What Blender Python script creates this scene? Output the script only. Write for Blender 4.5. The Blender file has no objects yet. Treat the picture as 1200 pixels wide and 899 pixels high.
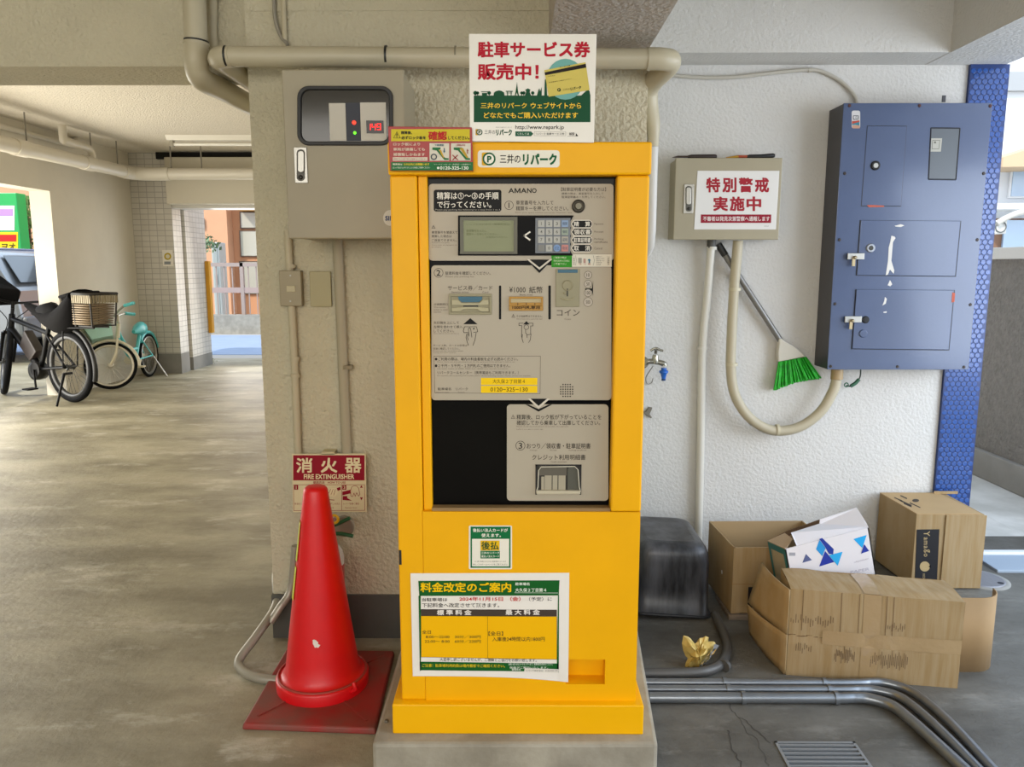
import bpy, math, random
from mathutils import Vector, Matrix, Euler, noise
random.seed(7)
sc = bpy.context.scene
C = sc.collection
PI = math.pi
# ------------------------------------------------------------------ camera
FPX, PITCH, YAW, CAMZ = 901.0, math.atan(137 / 901.0), math.atan(6 / 901.0), 1.26
cd = bpy.data.cameras.new('camera'); cam = bpy.data.objects.new('camera', cd); C.objects.link(cam)
cd.sensor_fit = 'HORIZONTAL'; cd.sensor_width = 36.0; cd.lens = FPX / 1200 * 36
cd.clip_start = .05; cd.clip_end = 300
cam.location = (0, 0, CAMZ); cam.rotation_euler = (PI / 2 - PITCH, 0, YAW)
sc.camera = cam
# ------------------------------------------------------------------ light
sc.view_settings.view_transform = 'Standard'; sc.view_settings.look = 'None'
sc.view_settings.gamma = 1.0; sc.view_settings.use_curve_mapping = False
sc.view_settings.exposure = 1.22
w = bpy.data.worlds.new('sky'); sc.world = w; w.use_nodes = True
wn = w.node_tree; bg = wn.nodes['Background']
tc = wn.nodes.new('ShaderNodeTexCoord'); sp = wn.nodes.new('ShaderNodeSeparateXYZ'); rp = wn.nodes.new('ShaderNodeValToRGB')
wn.links.new(tc.outputs['Generated'], sp.inputs[0]); wn.links.new(sp.outputs['Z'], rp.inputs[0])
rp.color_ramp.elements[0].position = 0.0; rp.color_ramp.elements[0].color = (.95, .97, 1, 1)
rp.color_ramp.elements[1].position = 0.7; rp.color_ramp.elements[1].color = (.60, .78, 1, 1)
wn.links.new(rp.outputs[0], bg.inputs[0]); bg.inputs[1].default_value = 1.0
def lamp(name, kind, loc, aim, energy, col, size=None):
    l = bpy.data.lights.new(name, kind); o = bpy.data.objects.new(name, l); C.objects.link(o)
    o.location = loc; o.rotation_euler = (Vector(aim) - Vector(loc)).to_track_quat('-Z', 'Y').to_euler()
    l.energy = energy; l.color = col
    if kind == 'AREA': l.shape = 'RECTANGLE'; l.size, l.size_y = size
    return o
sun = lamp('sun', 'SUN', (0, 0, 10), (.55, .62, 10 - .72), 1.7, (1, .94, .84)); sun.data.angle = .01
lamp('daylight_front', 'AREA', (-.6, -3.2, 2.1), (0, 2.4, .6), 58, (1, .95, .86), (5, 1.6))
lamp('daylight_right', 'AREA', (3.3, 1.5, 1.2), (1.0, 3.1, .2), 24, (.78, .87, 1), (2, 1.4))
lamp('daylight_left', 'AREA', (-4.75, 5.4, .9), (-2.2, 5.8, 1.9), 44, (1, .93, .80), (3.6, 1.6))
lamp('daylight_back', 'AREA', (-3.2, 9.75, 1.0), (-2.6, 5.0, .4), 8, (1, .97, .92), (1.1, 1.7))

# ------------------------------------------------------------------ helpers
def px_ray(x, y):
    u = (x - 600) / FPX; v = (449.5 - y) / FPX
    Y = math.cos(PITCH) + v * math.sin(PITCH); Z = -math.sin(PITCH) + v * math.cos(PITCH)
    c, s = math.cos(YAW), math.sin(YAW)
    return Vector((c * u - s * Y, s * u + c * Y, Z))
def A(x, y, Y):                      # point of the upright plane at distance Y
    r = px_ray(x, y); t = Y / r.y
    return Vector((r.x * t, Y, CAMZ + r.z * t))
def G(x, y, z=0.0):                  # point of the level plane at height z
    r = px_ray(x, y); t = (z - CAMZ) / r.z
    return Vector((r.x * t, r.y * t, z))
def crop(x0, y0, s): return lambda a, b: (x0 + a / s, y0 + b / s)
ID = lambda a, b: (a, b)

def srgb(h):
    h = h.lstrip('#'); v = [int(h[i:i + 2], 16) / 255 for i in (0, 2, 4)]
    return tuple(c / 12.92 if c <= .04045 else ((c + .055) / 1.055) ** 2.4 for c in v) + (1,)
MATS = {}
def mat(name, col, rough=.5, metal=0.0, var=0.0, vscale=8.0, bump=0.0, bscale=60.0, col2=None, emit=0.0, glass=0.0, coat=0.0, stretch=None, bdist=.004, detail=4.0, spec=None):
    if name in MATS: return MATS[name]
    m = bpy.data.materials.new(name); m.use_nodes = True; MATS[name] = m
    nt = m.node_tree; b = nt.nodes['Principled BSDF']; L = nt.links.new
    c = srgb(col); b.inputs['Base Color'].default_value = c
    b.inputs['Roughness'].default_value = rough; b.inputs['Metallic'].default_value = metal
    if spec is not None: b.inputs['Specular IOR Level'].default_value = spec
    if coat: b.inputs['Coat Weight'].default_value = coat; b.inputs['Coat Roughness'].default_value = .12
    if emit: b.inputs['Emission Color'].default_value = c; b.inputs['Emission Strength'].default_value = emit
    if glass:
        b.inputs['Transmission Weight'].default_value = glass; b.inputs['IOR'].default_value = 1.45
    if var or bump or col2:
        t = nt.nodes.new('ShaderNodeTexCoord'); src = t.outputs['Object']
        if stretch:
            mp = nt.nodes.new('ShaderNodeMapping'); mp.inputs['Scale'].default_value = stretch; L(src, mp.inputs[0]); src = mp.outputs[0]
        if var or col2:
            n = nt.nodes.new('ShaderNodeTexNoise'); n.inputs['Scale'].default_value = vscale; n.inputs['Detail'].default_value = detail
            n.inputs['Roughness'].default_value = .6; L(src, n.inputs['Vector'])
            r = nt.nodes.new('ShaderNodeValToRGB'); L(n.outputs['Fac'], r.inputs[0])
            c2 = srgb(col2) if col2 else tuple(x * (1 - var) for x in c[:3]) + (1,)
            r.color_ramp.elements[0].position = .36; r.color_ramp.elements[0].color = c2
            r.color_ramp.elements[1].position = .64; r.color_ramp.elements[1].color = c
            L(r.outputs[0], b.inputs['Base Color'])
        if bump:
            n2 = nt.nodes.new('ShaderNodeTexNoise'); n2.inputs['Scale'].default_value = bscale; n2.inputs['Detail'].default_value = 3
            L(src, n2.inputs['Vector'])
            bp = nt.nodes.new('ShaderNodeBump'); bp.inputs['Strength'].default_value = bump; bp.inputs['Distance'].default_value = bdist
            L(n2.outputs['Fac'], bp.inputs['Height']); L(bp.outputs[0], b.inputs['Normal'])
    return m

class M:
    def __init__(s): s.v = []; s.f = []; s.sm = []
    def face(s, pts, smooth=False):
        i = len(s.v); s.v += [Vector(p) for p in pts]; s.f.append(list(range(i, i + len(pts)))); s.sm.append(smooth); return s
    def faces(s, vs, fs, smooth=False):
        i = len(s.v); s.v += [Vector(p) for p in vs]
        for f in fs: s.f.append([i + k for k in f]); s.sm.append(smooth)
        return s
    def hexa(s, p):                  # 8 corners: bottom 0-3 ccw, top 4-7
        return s.faces(p, [(3, 2, 1, 0), (4, 5, 6, 7), (0, 1, 5, 4), (1, 2, 6, 5), (2, 3, 7, 6), (3, 0, 4, 7)])
    def box(s, x0, x1, y0, y1, z0, z1):
        return s.hexa([(x0, y0, z0), (x1, y0, z0), (x1, y1, z0), (x0, y1, z0), (x0, y0, z1), (x1, y0, z1), (x1, y1, z1), (x0, y1, z1)])
    def prism(s, pts, d):            # polygon pts (3D) extruded by vector d
        d = Vector(d); n = len(pts); vs = [Vector(p) for p in pts] + [Vector(p) + d for p in pts]
        return s.faces(vs, [list(range(n))[::-1], list(range(n, 2 * n))] + [(i, (i + 1) % n, n + (i + 1) % n, n + i) for i in range(n)])
    def pbox(s, x0, y0, x1, y1, Y, d, cr=ID):   # upright box seen at pixel rectangle, front face at Y
        a = cr(x0, y0); b = cr(x1, y1); p = A(a[0], a[1], Y); q = A(b[0], b[1], Y)
        p2 = A(a[0], b[1], Y); q2 = A(b[0], a[1], Y)
        return s.box((p.x + p2.x) / 2, (q.x + q2.x) / 2, Y, Y + d, q.z, p.z)
    def ppoly(s, pts, Y, d=0.0, cr=ID):
        P = [A(*cr(*q), Y) for q in pts]
        if d: return s.prism(P, (0, d, 0))
        return s.face(P)
    def tube(s, pts, r, n=10, caps=True, closed=False, smooth=True, wav=None):
        pts = [Vector(p) for p in pts]; k = len(pts); rs = r if isinstance(r, (list, tuple)) else [r] * k
        rings = []; up = None
        for i in range(k):
            a = pts[i - 1] if (i or closed) else pts[0]; b = pts[(i + 1) % k] if (i < k - 1 or closed) else pts[-1]
            t = (b - a).normalized()
            if up is None:
                up = Vector((0, 0, 1)) if abs(t.z) < .9 else Vector((1, 0, 0))
            u = (up - t * up.dot(t)).normalized(); up = u; v = t.cross(u)
            rings.append([pts[i] + (u * math.cos(2 * PI * j / n) + v * math.sin(2 * PI * j / n)) * rs[i] for j in range(n)])
        vs = [p for rg in rings for p in rg]; fs = []
        for i in range(k if closed else k - 1):
            o = i * n; q = ((i + 1) % k) * n
            for j in range(n): fs.append((o + j, o + (j + 1) % n, q + (j + 1) % n, q + j))
        s.faces(vs, fs, smooth)
        if caps and not closed:
            s.face(rings[0][::-1]); s.face(rings[-1])
        return s
    def cyl(s, a, b, r, r2=None, n=20): return s.tube([a, b], [r, r if r2 is None else r2], n)
    def lathe(s, o, prof, n=32, axis='z', smooth=True):
        o = Vector(o); vs = []; fs = []
        for (r, h) in prof:
            for j in range(n):
                c, q = math.cos(2 * PI * j / n) * r, math.sin(2 * PI * j / n) * r
                vs.append(o + (Vector((c, q, h)) if axis == 'z' else Vector((c, h, q)) if axis == 'y' else Vector((h, c, q))))
        for i in range(len(prof) - 1):
            for j in range(n): fs.append((i * n + j, i * n + (j + 1) % n, (i + 1) * n + (j + 1) % n, (i + 1) * n + j))
        s.faces(vs, fs, smooth)
        s.face(vs[:n][::-1]); s.face(vs[-n:]); return s
    def torus(s, o, R, r, axis='y', n=40, m=8, a0=0, a1=2 * PI):
        o = Vector(o); full = abs(a1 - a0 - 2 * PI) < 1e-6; pts = []
        for i in range(n + (0 if full else 1)):
            a = a0 + (a1 - a0) * i / n; c, q = math.cos(a) * R, math.sin(a) * R
            pts.append(o + (Vector((c, 0, q)) if axis == 'y' else Vector((c, q, 0)) if axis == 'z' else Vector((0, c, q))))
        return s.tube(pts, r, m, closed=full)
    def ball(s, o, r, n=12, sc_=(1, 1, 1)):
        prof = [(max(1e-4, math.sin(PI * i / n)) * r, -math.cos(PI * i / n) * r) for i in range(n + 1)]
        t = M().lathe((0, 0, 0), prof, 2 * n)
        s.add(t, Matrix.Translation(o) @ Matrix.Diagonal((*sc_, 1))); return s
    def add(s, o, mx=Matrix()):
        i = len(s.v); s.v += [mx @ p for p in o.v]
        for f, q in zip(o.f, o.sm): s.f.append([i + k for k in f]); s.sm.append(q)
        return s
ORG = {}
def thing(name, label, cat, loc=(0, 0, 0), rz=0, group=None):
    o = bpy.data.objects.new(name, None); C.objects.link(o); o.location = loc; o.rotation_euler = (0, 0, rz)
    o.empty_display_size = .05; o['label'] = label; o['category'] = cat
    if group: o['group'] = group
    ORG[o.name] = Vector(loc); return o
def obj(name, m, ma, parent=None, bevel=0, local=False, seg=2, label=None, kind=None, org=None):
    me = bpy.data.meshes.new(name)
    off = Vector((0, 0, 0))
    if parent is not None: off = ORG[parent.name] if not local else Vector((0, 0, 0))
    elif org is not None: off = Vector(org)
    me.from_pydata([tuple(p - off) for p in m.v], [], m.f)
    for p, q in zip(me.polygons, m.sm): p.use_smooth = q
    me.materials.append(ma); me.update()
    o = bpy.data.objects.new(name, me); C.objects.link(o)
    if parent is not None: o.parent = parent; ORG[o.name] = ORG[parent.name]
    else: o.location = off; ORG[o.name] = off
    if bevel:
        b = o.modifiers.new('edge', 'BEVEL'); b.width = bevel; b.segments = seg; b.limit_method = 'ANGLE'; b.angle_limit = .6; b.harden_normals = False
    if label: o['label'] = label
    if kind: o['kind'] = kind
    return o
def solo(name, label, cat, m, ma, bevel=0, group=None, **k):     # a thing that is one mesh, origin at its base
    xs = [p.x for p in m.v]; ys = [p.y for p in m.v]; zs = [p.z for p in m.v]
    o = obj(name, m, ma, None, bevel, org=((min(xs) + max(xs)) / 2, (min(ys) + max(ys)) / 2, min(zs)), **k)
    o['label'] = label; o['category'] = cat
    if group: o['group'] = group
    return o
def struct(name, m, ma, parent=None, bevel=0):
    return obj(name, m, ma, parent, bevel, kind='structure')
def spline(pts, k=8, closed=False):
    P = [Vector(p) for p in pts]; n = len(P); out = []
    for i in range(n if closed else n - 1):
        p0 = P[i - 1] if (i or closed) else P[0]; p1 = P[i]; p2 = P[(i + 1) % n]; p3 = P[(i + 2) % n] if (i + 2 < n or closed) else P[-1]
        for j in range(k):
            t = j / k; out.append(.5 * ((2 * p1) + (p2 - p0) * t + (2 * p0 - 5 * p1 + 4 * p2 - p3) * t * t + (3 * p1 - p0 - 3 * p2 + p3) * t ** 3))
    if not closed: out.append(P[-1])
    return out
# lettering: font outlines turned into flat mesh, fitted to a pixel box on an upright plane
_fc = bpy.data.curves.new('lettering', 'FONT'); _fo = bpy.data.objects.new('lettering', _fc); C.objects.link(_fo); _fc.resolution_u = 2
_cache = {}
def glyphs(s, bold, space=1.0):
    key = (s, bold, space)
    if key not in _cache and bold > .013:           # heavy strokes: shifted copies, wide offsets break dense characters
        vs, fs = glyphs(s, .004, space); V_, F_ = [], []; d = bold * .62
        for n_, (dx, dy) in enumerate(((-d, -d), (d, -d), (-d, d), (d, d), (0, 0))):
            k = len(V_); V_ += [v + Vector((dx, dy, n_ * 5e-5)) for v in vs]; F_ += [[k + i for i in f] for f in fs]
        _cache[key] = (V_, F_)
    if key not in _cache:
        _fc.body = s; _fc.offset = bold; _fc.space_character = space
        dg = bpy.context.evaluated_depsgraph_get(); e = _fo.evaluated_get(dg); me = e.to_mesh()
        _cache[key] = ([v.co.copy() for v in me.vertices], [list(p.vertices) for p in me.polygons]); e.to_mesh_clear()
    return _cache[key]
class Print:                         # printed layers on a sign at plane Y
    def __init__(s, Y, cr=ID, step=.0004): s.Y = Y; s.cr = cr; s.b = {}; s.step = step
    def m(s, col): return s.b.setdefault(col, M())
    def y(s, l): return s.Y - s.step * (l + 1)
    def poly(s, col, pts, l=0): s.m(col).ppoly(pts, s.y(l), 0, s.cr)
    def rect(s, col, x0, y0, x1, y1, l=0): s.poly(col, [(x0, y0), (x0, y1), (x1, y1), (x1, y0)], l)
    def rrect(s, col, x0, y0, x1, y1, r, l=0): s.poly(col, rr(x0, y0, x1, y1, r), l)
    def disc(s, col, x, y, r, l=0, ry=None): s.poly(col, [(x + r * math.cos(-2 * PI * i / 24), y + (ry or r) * math.sin(-2 * PI * i / 24)) for i in range(24)], l)
    def ring(s, col, x, y, r, t, l=0):
        for i in range(24):
            a, b = -2 * PI * i / 24, -2 * PI * (i + 1) / 24
            s.poly(col, [(x + r * math.cos(a), y + r * math.sin(a)), (x + r * math.cos(b), y + r * math.sin(b)), (x + (r - t) * math.cos(b), y + (r - t) * math.sin(b)), (x + (r - t) * math.cos(a), y + (r - t) * math.sin(a))], l)
    def line(s, col, pts, t, l=0, closed=False):
        q = list(pts) + ([pts[0]] if closed else [])
        for (a, b), (c, d) in zip(q, q[1:]):
            L = math.hypot(c - a, d - b) or 1; nx, ny = -(d - b) / L * t / 2, (c - a) / L * t / 2; ex, ey = (c - a) / L * t / 2, (d - b) / L * t / 2
            s.poly(col, [(a + nx - ex, b + ny - ey), (a - nx - ex, b - ny - ey), (c - nx + ex, d - ny + ey), (c + nx + ex, d + ny + ey)], l)
    def text(s, col, t, x0, y0, x1, y1, l=1, bold=.012, rot=0, space=1.0, skew=0):
        vs, fs = glyphs(t, bold, space)
        if not vs: return
        ax, bx = min(v.x for v in vs), max(v.x for v in vs); ay, by = min(v.y for v in vs), max(v.y for v in vs)
        if t == '1':                       # keep the slim figure's own proportion
            hw = min(x1 - x0, (y1 - y0) * (bx - ax) / (by - ay)) / 2; x0, x1 = (x0 + x1) / 2 - hw, (x0 + x1) / 2 + hw
        out = []
        for v in vs:
            u = (v.x - ax) / ((bx - ax) or 1); q = (v.y - ay) / ((by - ay) or 1)
            if rot == 90: u, q = q, 1 - u          # reads downwards
            X = x0 + (x1 - x0) * u; Yp = y1 + (y0 - y1) * q + skew * u
            out.append(A(*s.cr(X, Yp), s.y(l) - v.z))
        s.m(col).faces(out, fs)
    def done(s, parent, rough=.45, name='lettering'):
        for col, m in s.b.items():
            obj(name, m, mat('ink_' + col.lstrip('#'), col, rough, spec=.18), parent)
def rr(x0, y0, x1, y1, r, k=5):
    out = []
    for cx, cy, a in ((x0 + r, y0 + r, -90), (x0 + r, y1 - r, 180), (x1 - r, y1 - r, 90), (x1 - r, y0 + r, 0)):
        for i in range(k + 1):
            t = math.radians(a - 90 * i / k); out.append((cx + r * math.cos(t), cy + r * math.sin(t)))
    return out

# ------------------------------------------------------------------ materials of the place
plaster = mat('plaster_cream', 'C8C0A6', .88, bump=1, bscale=74, var=.09, vscale=3, bdist=.010)
plaster_w = mat('plaster_white', 'D0CECA', .88, bump=1, bscale=84, var=.05, vscale=2, bdist=.0042)
plaster_far = mat('plaster_far', 'DCD6C8', .9, bump=.3, bscale=90, var=.05, vscale=3)
ceil_m = mat('ceiling_spray', 'E2DACA', .9, bump=1, bscale=70, var=.10, vscale=40, bdist=.015)
dark_band = mat('baseboard_grey', '55544E', .7, bump=.15, bscale=40, var=.15, vscale=6)
def floor_mat(name, base, dark, light, rough, k):
    m = bpy.data.materials.new(name); m.use_nodes = True; nt = m.node_tree; L = nt.links.new; b = nt.nodes['Principled BSDF']; MATS[name] = m
    t = nt.nodes.new('ShaderNodeTexCoord')
    def noi(scale, det, st=(1, 1, 1), rg=.6):
        mp = nt.nodes.new('ShaderNodeMapping'); mp.inputs['Scale'].default_value = st; L(t.outputs['Object'], mp.inputs[0])
        n = nt.nodes.new('ShaderNodeTexNoise'); n.inputs['Scale'].default_value = scale; n.inputs['Detail'].default_value = det; n.inputs['Roughness'].default_value = rg
        L(mp.outputs[0], n.inputs['Vector']); return n.outputs['Fac']
    def ramp(src, a, b_):
        r = nt.nodes.new('ShaderNodeMapRange'); r.inputs['From Min'].default_value = a; r.inputs['From Max'].default_value = b_; L(src, r.inputs['Value']); return r.outputs['Result']
    def mix(f, c1, c2):
        x = nt.nodes.new('ShaderNodeMix'); x.data_type = 'RGBA'; L(f, x.inputs[0])
        for c, i_ in ((c1, 6), (c2, 7)):
            if isinstance(c, str): x.inputs[i_].default_value = srgb(c)
            else: L(c, x.inputs[i_])
        return x.outputs[2]
    c = mix(ramp(noi(1.7, 9, (.8, 1.5, 1), .65), .38, .62), dark, base)
    f = nt.nodes.new('ShaderNodeMath'); f.operation = 'MULTIPLY'; L(ramp(noi(2.6, 10, (.8, 1.7, 1), .72), .55, .70), f.inputs[0]); f.inputs[1].default_value = k
    c = mix(f.outputs[0], c, light)
    g = nt.nodes.new('ShaderNodeMath'); g.operation = 'MULTIPLY'; L(ramp(noi(38, 4), .55, .75), g.inputs[0]); g.inputs[1].default_value = .35
    c = mix(g.outputs[0], c, dark)
    d_ = nt.nodes.new('ShaderNodeMath'); d_.operation = 'MULTIPLY'; L(ramp(noi(6.5, 3), .70, .76), d_.inputs[0]); d_.inputs[1].default_value = .4
    c = mix(d_.outputs[0], c, '4A443A')
    L(c, b.inputs['Base Color']); b.inputs['Roughness'].default_value = rough
    bp = nt.nodes.new('ShaderNodeBump'); bp.inputs['Strength'].default_value = .5; bp.inputs['Distance'].default_value = .008; L(noi(26, 8, rg=.7), bp.inputs['Height']); L(bp.outputs[0], b.inputs['Normal'])
    return m
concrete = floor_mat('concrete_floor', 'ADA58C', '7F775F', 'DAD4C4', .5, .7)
concrete_dim = floor_mat('concrete_floor_dimmed', '6C6A64', '48453F', '9C9A94', .55, .5)  # same concrete, painted darker and greyer for the weaker light on the right
concrete_p = mat('concrete_plinth', 'A79F8E', .8, col2='8A8272', vscale=6, bump=.4, bscale=50, detail=8)
pave = mat('pavement', 'CFCDC8', .85, col2='B4B2AC', vscale=3, bump=.2, bscale=60)
stucco = mat('stucco_dark', '7E7A74', .9, bump=1, bscale=45, var=.2, vscale=30, bdist=.02)
stucco_b = mat('concrete_footing', '8B8984', .8, var=.12, vscale=6)
crack_m = mat('crack_dark', '3E3C38', .9)

# ------------------------------------------------------------------ the setting
YP, YW, ZB = 2.484, 3.2, 2.046             # pillar front, recessed wall, lower side of the beams on the right
XL, XR = A(303.5, 350, YP).x, A(759.5, 90, YP).x
ZBL = A(100, 75, YP).z                     # lower side of the beam on the left
XBR = G(1115, 61, ZB).x; XBR2 = G(1173, 78, ZB).x
XBC, XBC2 = A(1137, 85, YW - .015).x, A(1183, 85, YW - .015).x
XFW = -4.45
# floor with a pit for the drain grate
gx0, gx1, gy0, gy1 = .69, .905, 1.70, 1.897
XS = .10
def sheet(m, x0, x1, y0, y1, z=0): m.face([(x0, y0, z), (x1, y0, z), (x1, y1, z), (x0, y1, z)])
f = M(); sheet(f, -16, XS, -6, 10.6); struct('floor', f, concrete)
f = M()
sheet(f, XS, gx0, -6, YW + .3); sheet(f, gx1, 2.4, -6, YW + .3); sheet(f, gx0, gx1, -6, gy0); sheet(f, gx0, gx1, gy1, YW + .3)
fr = struct('floor_right', f, concrete_dim)
ck = M()
def crackline(m, pts, wd):
    P = [G(*p, .0008) for p in pts]; Q = []
    for i, p in enumerate(P):
        Q.append(p + Vector((random.uniform(-.004, .004), random.uniform(-.004, .004), 0)))
    for a, b in zip(Q, Q[1:]):
        d = (b - a).normalized(); n = Vector((-d.y, d.x, 0)) * wd
        m.face([a - n, b - n, b + n, a + n])
k8 = crop(750, 680, 4.104)
def jag(pts, n=4, amp=2.2):
    out = []
    for (a, b), (c, d) in zip(pts, pts[1:]):
        for i in range(n): out.append((a + (c - a) * i / n + random.uniform(-amp, amp) * .5, b + (d - b) * i / n + random.uniform(-amp, amp) * .3))
    return out + [pts[-1]]
crackline(ck, jag([k8(*p) for p in ((425, 590), (445, 630), (480, 660), (520, 690), (570, 735), (630, 780))]), .0012)
crackline(ck, jag([k8(*p) for p in ((420, 720), (435, 745), (440, 795), (470, 850), (490, 899))]), .0016)
crackline(ck, jag([k8(*p) for p in ((480, 660), (500, 720), (560, 760), (600, 860), (620, 899))]), .0008)
obj('crack', ck, crack_m, fr, kind='structure')
st = M().box(XL, XR, YP, YW + .2, 0, 2.6); struct('pillar', st, plaster)
b_ = M().box(XL - .004, XR + .004, YP - .012, YW, 0, A(400, 698, YP - .012).z); struct('baseboard_left', b_, dark_band)
struct('wall_back', M().box(XR, XBC + .02, YW, YW + .22, -.02, 2.6), plaster_w)
struct('wall_passage', M().box(-.75, -.5, YW + .2, 9.6, 0, 2.6), plaster_far)
struct('wall_far', M().box(-2.75, -.5, 9.3, 9.5, 0, 2.6), plaster_far)
# beams
YLB = G(100, 100, ZBL).y
struct('beam_left', M().box(-6.5, XL, YP + .03, YLB, ZBL, 2.6), plaster)
struct('beam_front', M().box(XL, A(643, 40, YP).x, YP - .004, YP + .2, 2.03, 2.6), plaster)
struct('beam_middle', M().box(A(643, 40, YP).x, XR, -2.5, YP + .1, A(760, 57, YP).z, 2.6), mat('plaster_pinkish', 'B9B0A4', .85, bump=.8, bscale=70, bdist=.01))  # middle beam plaster in a slightly darker, pinkish tone
YCB = G(900, 62, ZB).y
struct('beam_back', M().box(XR, XBR + .01, YCB, YW + .2, ZB + .0015, 2.6), plaster_w)
struct('beam_right', M().box(XBR, XBR2, -2.5, YW + .2, ZB, 2.6), plaster_w)
struct('ceiling', M().box(-6.5, XBR2, -2.5, 9.6, 2.545, 2.75), ceil_m)
# left wall with an opening to the street
struct('wall_left', M().box(XFW - .20, XFW, 7.48, 9.3, 0, 2.6).box(XFW - .20, XFW, -2.5, 7.48, A(70, 224, 7.48).z, 2.6).box(XFW - .20, XFW, -2.5, 3.4, 0, 2.6), plaster_far)
# blue column faced with round mosaic
blue = mat('mosaic_blue', '0E2E68', .35)
mosaic_t = mat('mosaic_disc', '134A98', .2, coat=.4, var=.3, vscale=60)
cm = M().box(XBC, XBC2, YW - .015, YW + .35, 0, ZB); bc = struct('column_blue', cm, blue)
dm = M(); pitch_ = .0232; row = 0; z = .012
while z < ZB - .01:
    x = XBC + .0125 + (pitch_ / 2 if row % 2 else 0)
    while x < XBC2 - .010:
        pr = [(.0106, 0), (.0104, -.0010), (.0094, -.0015)]
        vs = []; n = 8
        for r_, h in pr:
            for j in range(n): vs.append((x + r_ * math.cos(2 * PI * j / n), YW - .015 + h, z + r_ * math.sin(2 * PI * j / n)))
        dm.faces(vs, [(i * n + j, i * n + (j + 1) % n, (i + 1) * n + (j + 1) % n, (i + 1) * n + j) for i in range(2) for j in range(n)] + [tuple(range(2 * n, 3 * n))], False)
        x += pitch_
    z += pitch_ * .866; row += 1
obj('mosaic_tiles', dm, mosaic_t, bc, kind='structure')
struct('wall_opposite_light_block', M().box(-14, 9, -9.3, -9, 0, 4.2), mat('opposite_grey', '6E6A64', .9))  # unseen wall behind the camera, added to block the bright horizon
# ------------------------------------------------------------------ outside on the right
struct('pavement_right', M().box(2.4, 12, -6, 14, -.12, .0).box(1.9, 2.4, YW + .3, 14, -.12, -.0005), pave)
xw = 2.82
struct('wall_street', M().box(xw, xw + .15, 3.4, 14, .16, A(1166, 299, 5.0).z - .03), stucco)
struct('trim_street_wall', M().box(xw - .02, xw + .17, 3.38, 14, A(1166, 299, 5.0).z - .03, A(1166, 292, 5.0).z), mat('coping', 'C9C7C2', .8), bevel=.005)
struct('footing_street', M().box(xw - .03, xw + .15, 3.4, 14, 0, .165), stucco_b, bevel=.006)

# ------------------------------------------------------------------ payment machine
yellow = mat('yellow_paint', 'F0AE00', .42, var=.05, vscale=5)
yellow_d = mat('yellow_paint_trim', 'F2B200', .4)
for q_ in (yellow, yellow_d): q_.node_tree.nodes['Principled BSDF'].inputs['Specular IOR Level'].default_value = .25
black_gl = mat('panel_black', '070606', .14)
black_gl.node_tree.nodes['Principled BSDF'].inputs['Specular IOR Level'].default_value = .09
beige_p = mat('panel_grey_beige', 'ACA18D', .45)
FM = 1.83; YPN = 1.862
ZBASE = .078
mb0 = (.004, 2.06, ZBASE)
mc = thing('payment_machine', 'yellow parking payment machine with black and beige panel on a concrete plinth', 'payment machine', mb0)
x0, x1 = -.2955, .306
zt = A(600, 167, FM).z; zp0 = ZBASE; zp1 = A(600, 826, FM - .02).z
zl = A(600, 600, FM).z                     # top of the lower door
zh = A(600, 205, FM - .01).z               # lower side of the hood
def ax(px, y, Y=FM): return A(px, y, Y).x
m = M().box(x0 + .004, x1 - .004, FM + .058, 2.29, zp0 + .02, zt - .01)
obj('cabinet', m, yellow, mc, bevel=.004)
obj('hood', M().box(x0 - .002, x1 + .002, FM - .012, 2.30, zh, zt), yellow, mc, bevel=.005)
obj('base_skirt', M().box(ax(462, 840) - .001, ax(752, 840) + .001, FM - .022, 2.31, zp0, zp1), yellow_d, mc, bevel=.003)
lx0_ = ax(497, 700)
obj('corner_post', M().box(x0, ax(492, 420), FM, FM + .06, zp1, zh), yellow, mc, bevel=.004)
obj('corner_panel', M().box(x0 + .002, lx0_ - .001, FM + .002, FM + .06, zp1, zl), yellow, mc, bevel=.002)
m = M(); xa = ax(492, 420) + .0015; xb = ax(503, 420)
m.box(xa, xb, FM + .012, FM + .06, zl, zh)
obj('door_edge', m, yellow, mc, bevel=.002)
m = M(); a, b = ax(719, 420), x1
m.box(a, b, FM - .002, FM + .06, zl + .001, zh); obj('corner_post', m, yellow, mc, bevel=.005)
# lower door with a square pull recess
lx0, lx1 = ax(497, 700), x1 - .001
m = M()
rx0, rx1, rz1, rz0 = ax(663, 790), ax(709, 790), A(680, 773, FM).z, A(680, 802, FM).z
for bx in ((lx0, rx0, zp1, zl), (rx1, lx1, zp1, zl), (rx0, rx1, zp1, rz0), (rx0, rx1, rz1, zl)):
    m.box(bx[0], bx[1], FM, FM + .058, bx[2], bx[3])
ld = obj('lower_door', m, yellow, mc)
obj('pull_recess', M().box(rx0 - .001, rx1 + .001, FM + .045, FM + .0575, rz0 - .001, rz1 + .001), yellow_d, mc)
# lip under the glass
obj('sill_strip', M().box(xb, a, FM + .006, FM + .05, zl, zl + .008), mat('sill_brown', '8A7048', .5), mc)
# black panel
gp = obj('panel_backing', M().box(xb - .001, a + .001, YPN, YPN + .02, zl + .006, zh), black_gl, mc)
K5 = crop(490, 195, 4.384); K6 = crop(490, 390, 4.088)
def plate(pts, thick=.004): return M().ppoly(pts, YPN - thick, thick)
YF = YPN - .004
up = obj('instruction_plate', plate(rr(502.6, 215.5, 719, 305.5, 4)), beige_p, mc)
md_pts = rr(504.8, 311, 718, 469, 4)
mid = obj('instruction_plate', plate(rr(505.5, 311, 716.5, 469, 4.5)), beige_p, mc)
low = obj('instruction_plate', plate(rr(594, 474, 713, 587, 4.5)), beige_p, mc)
BK, WH = '#0C0B0A', '#E9E3D6'
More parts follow.
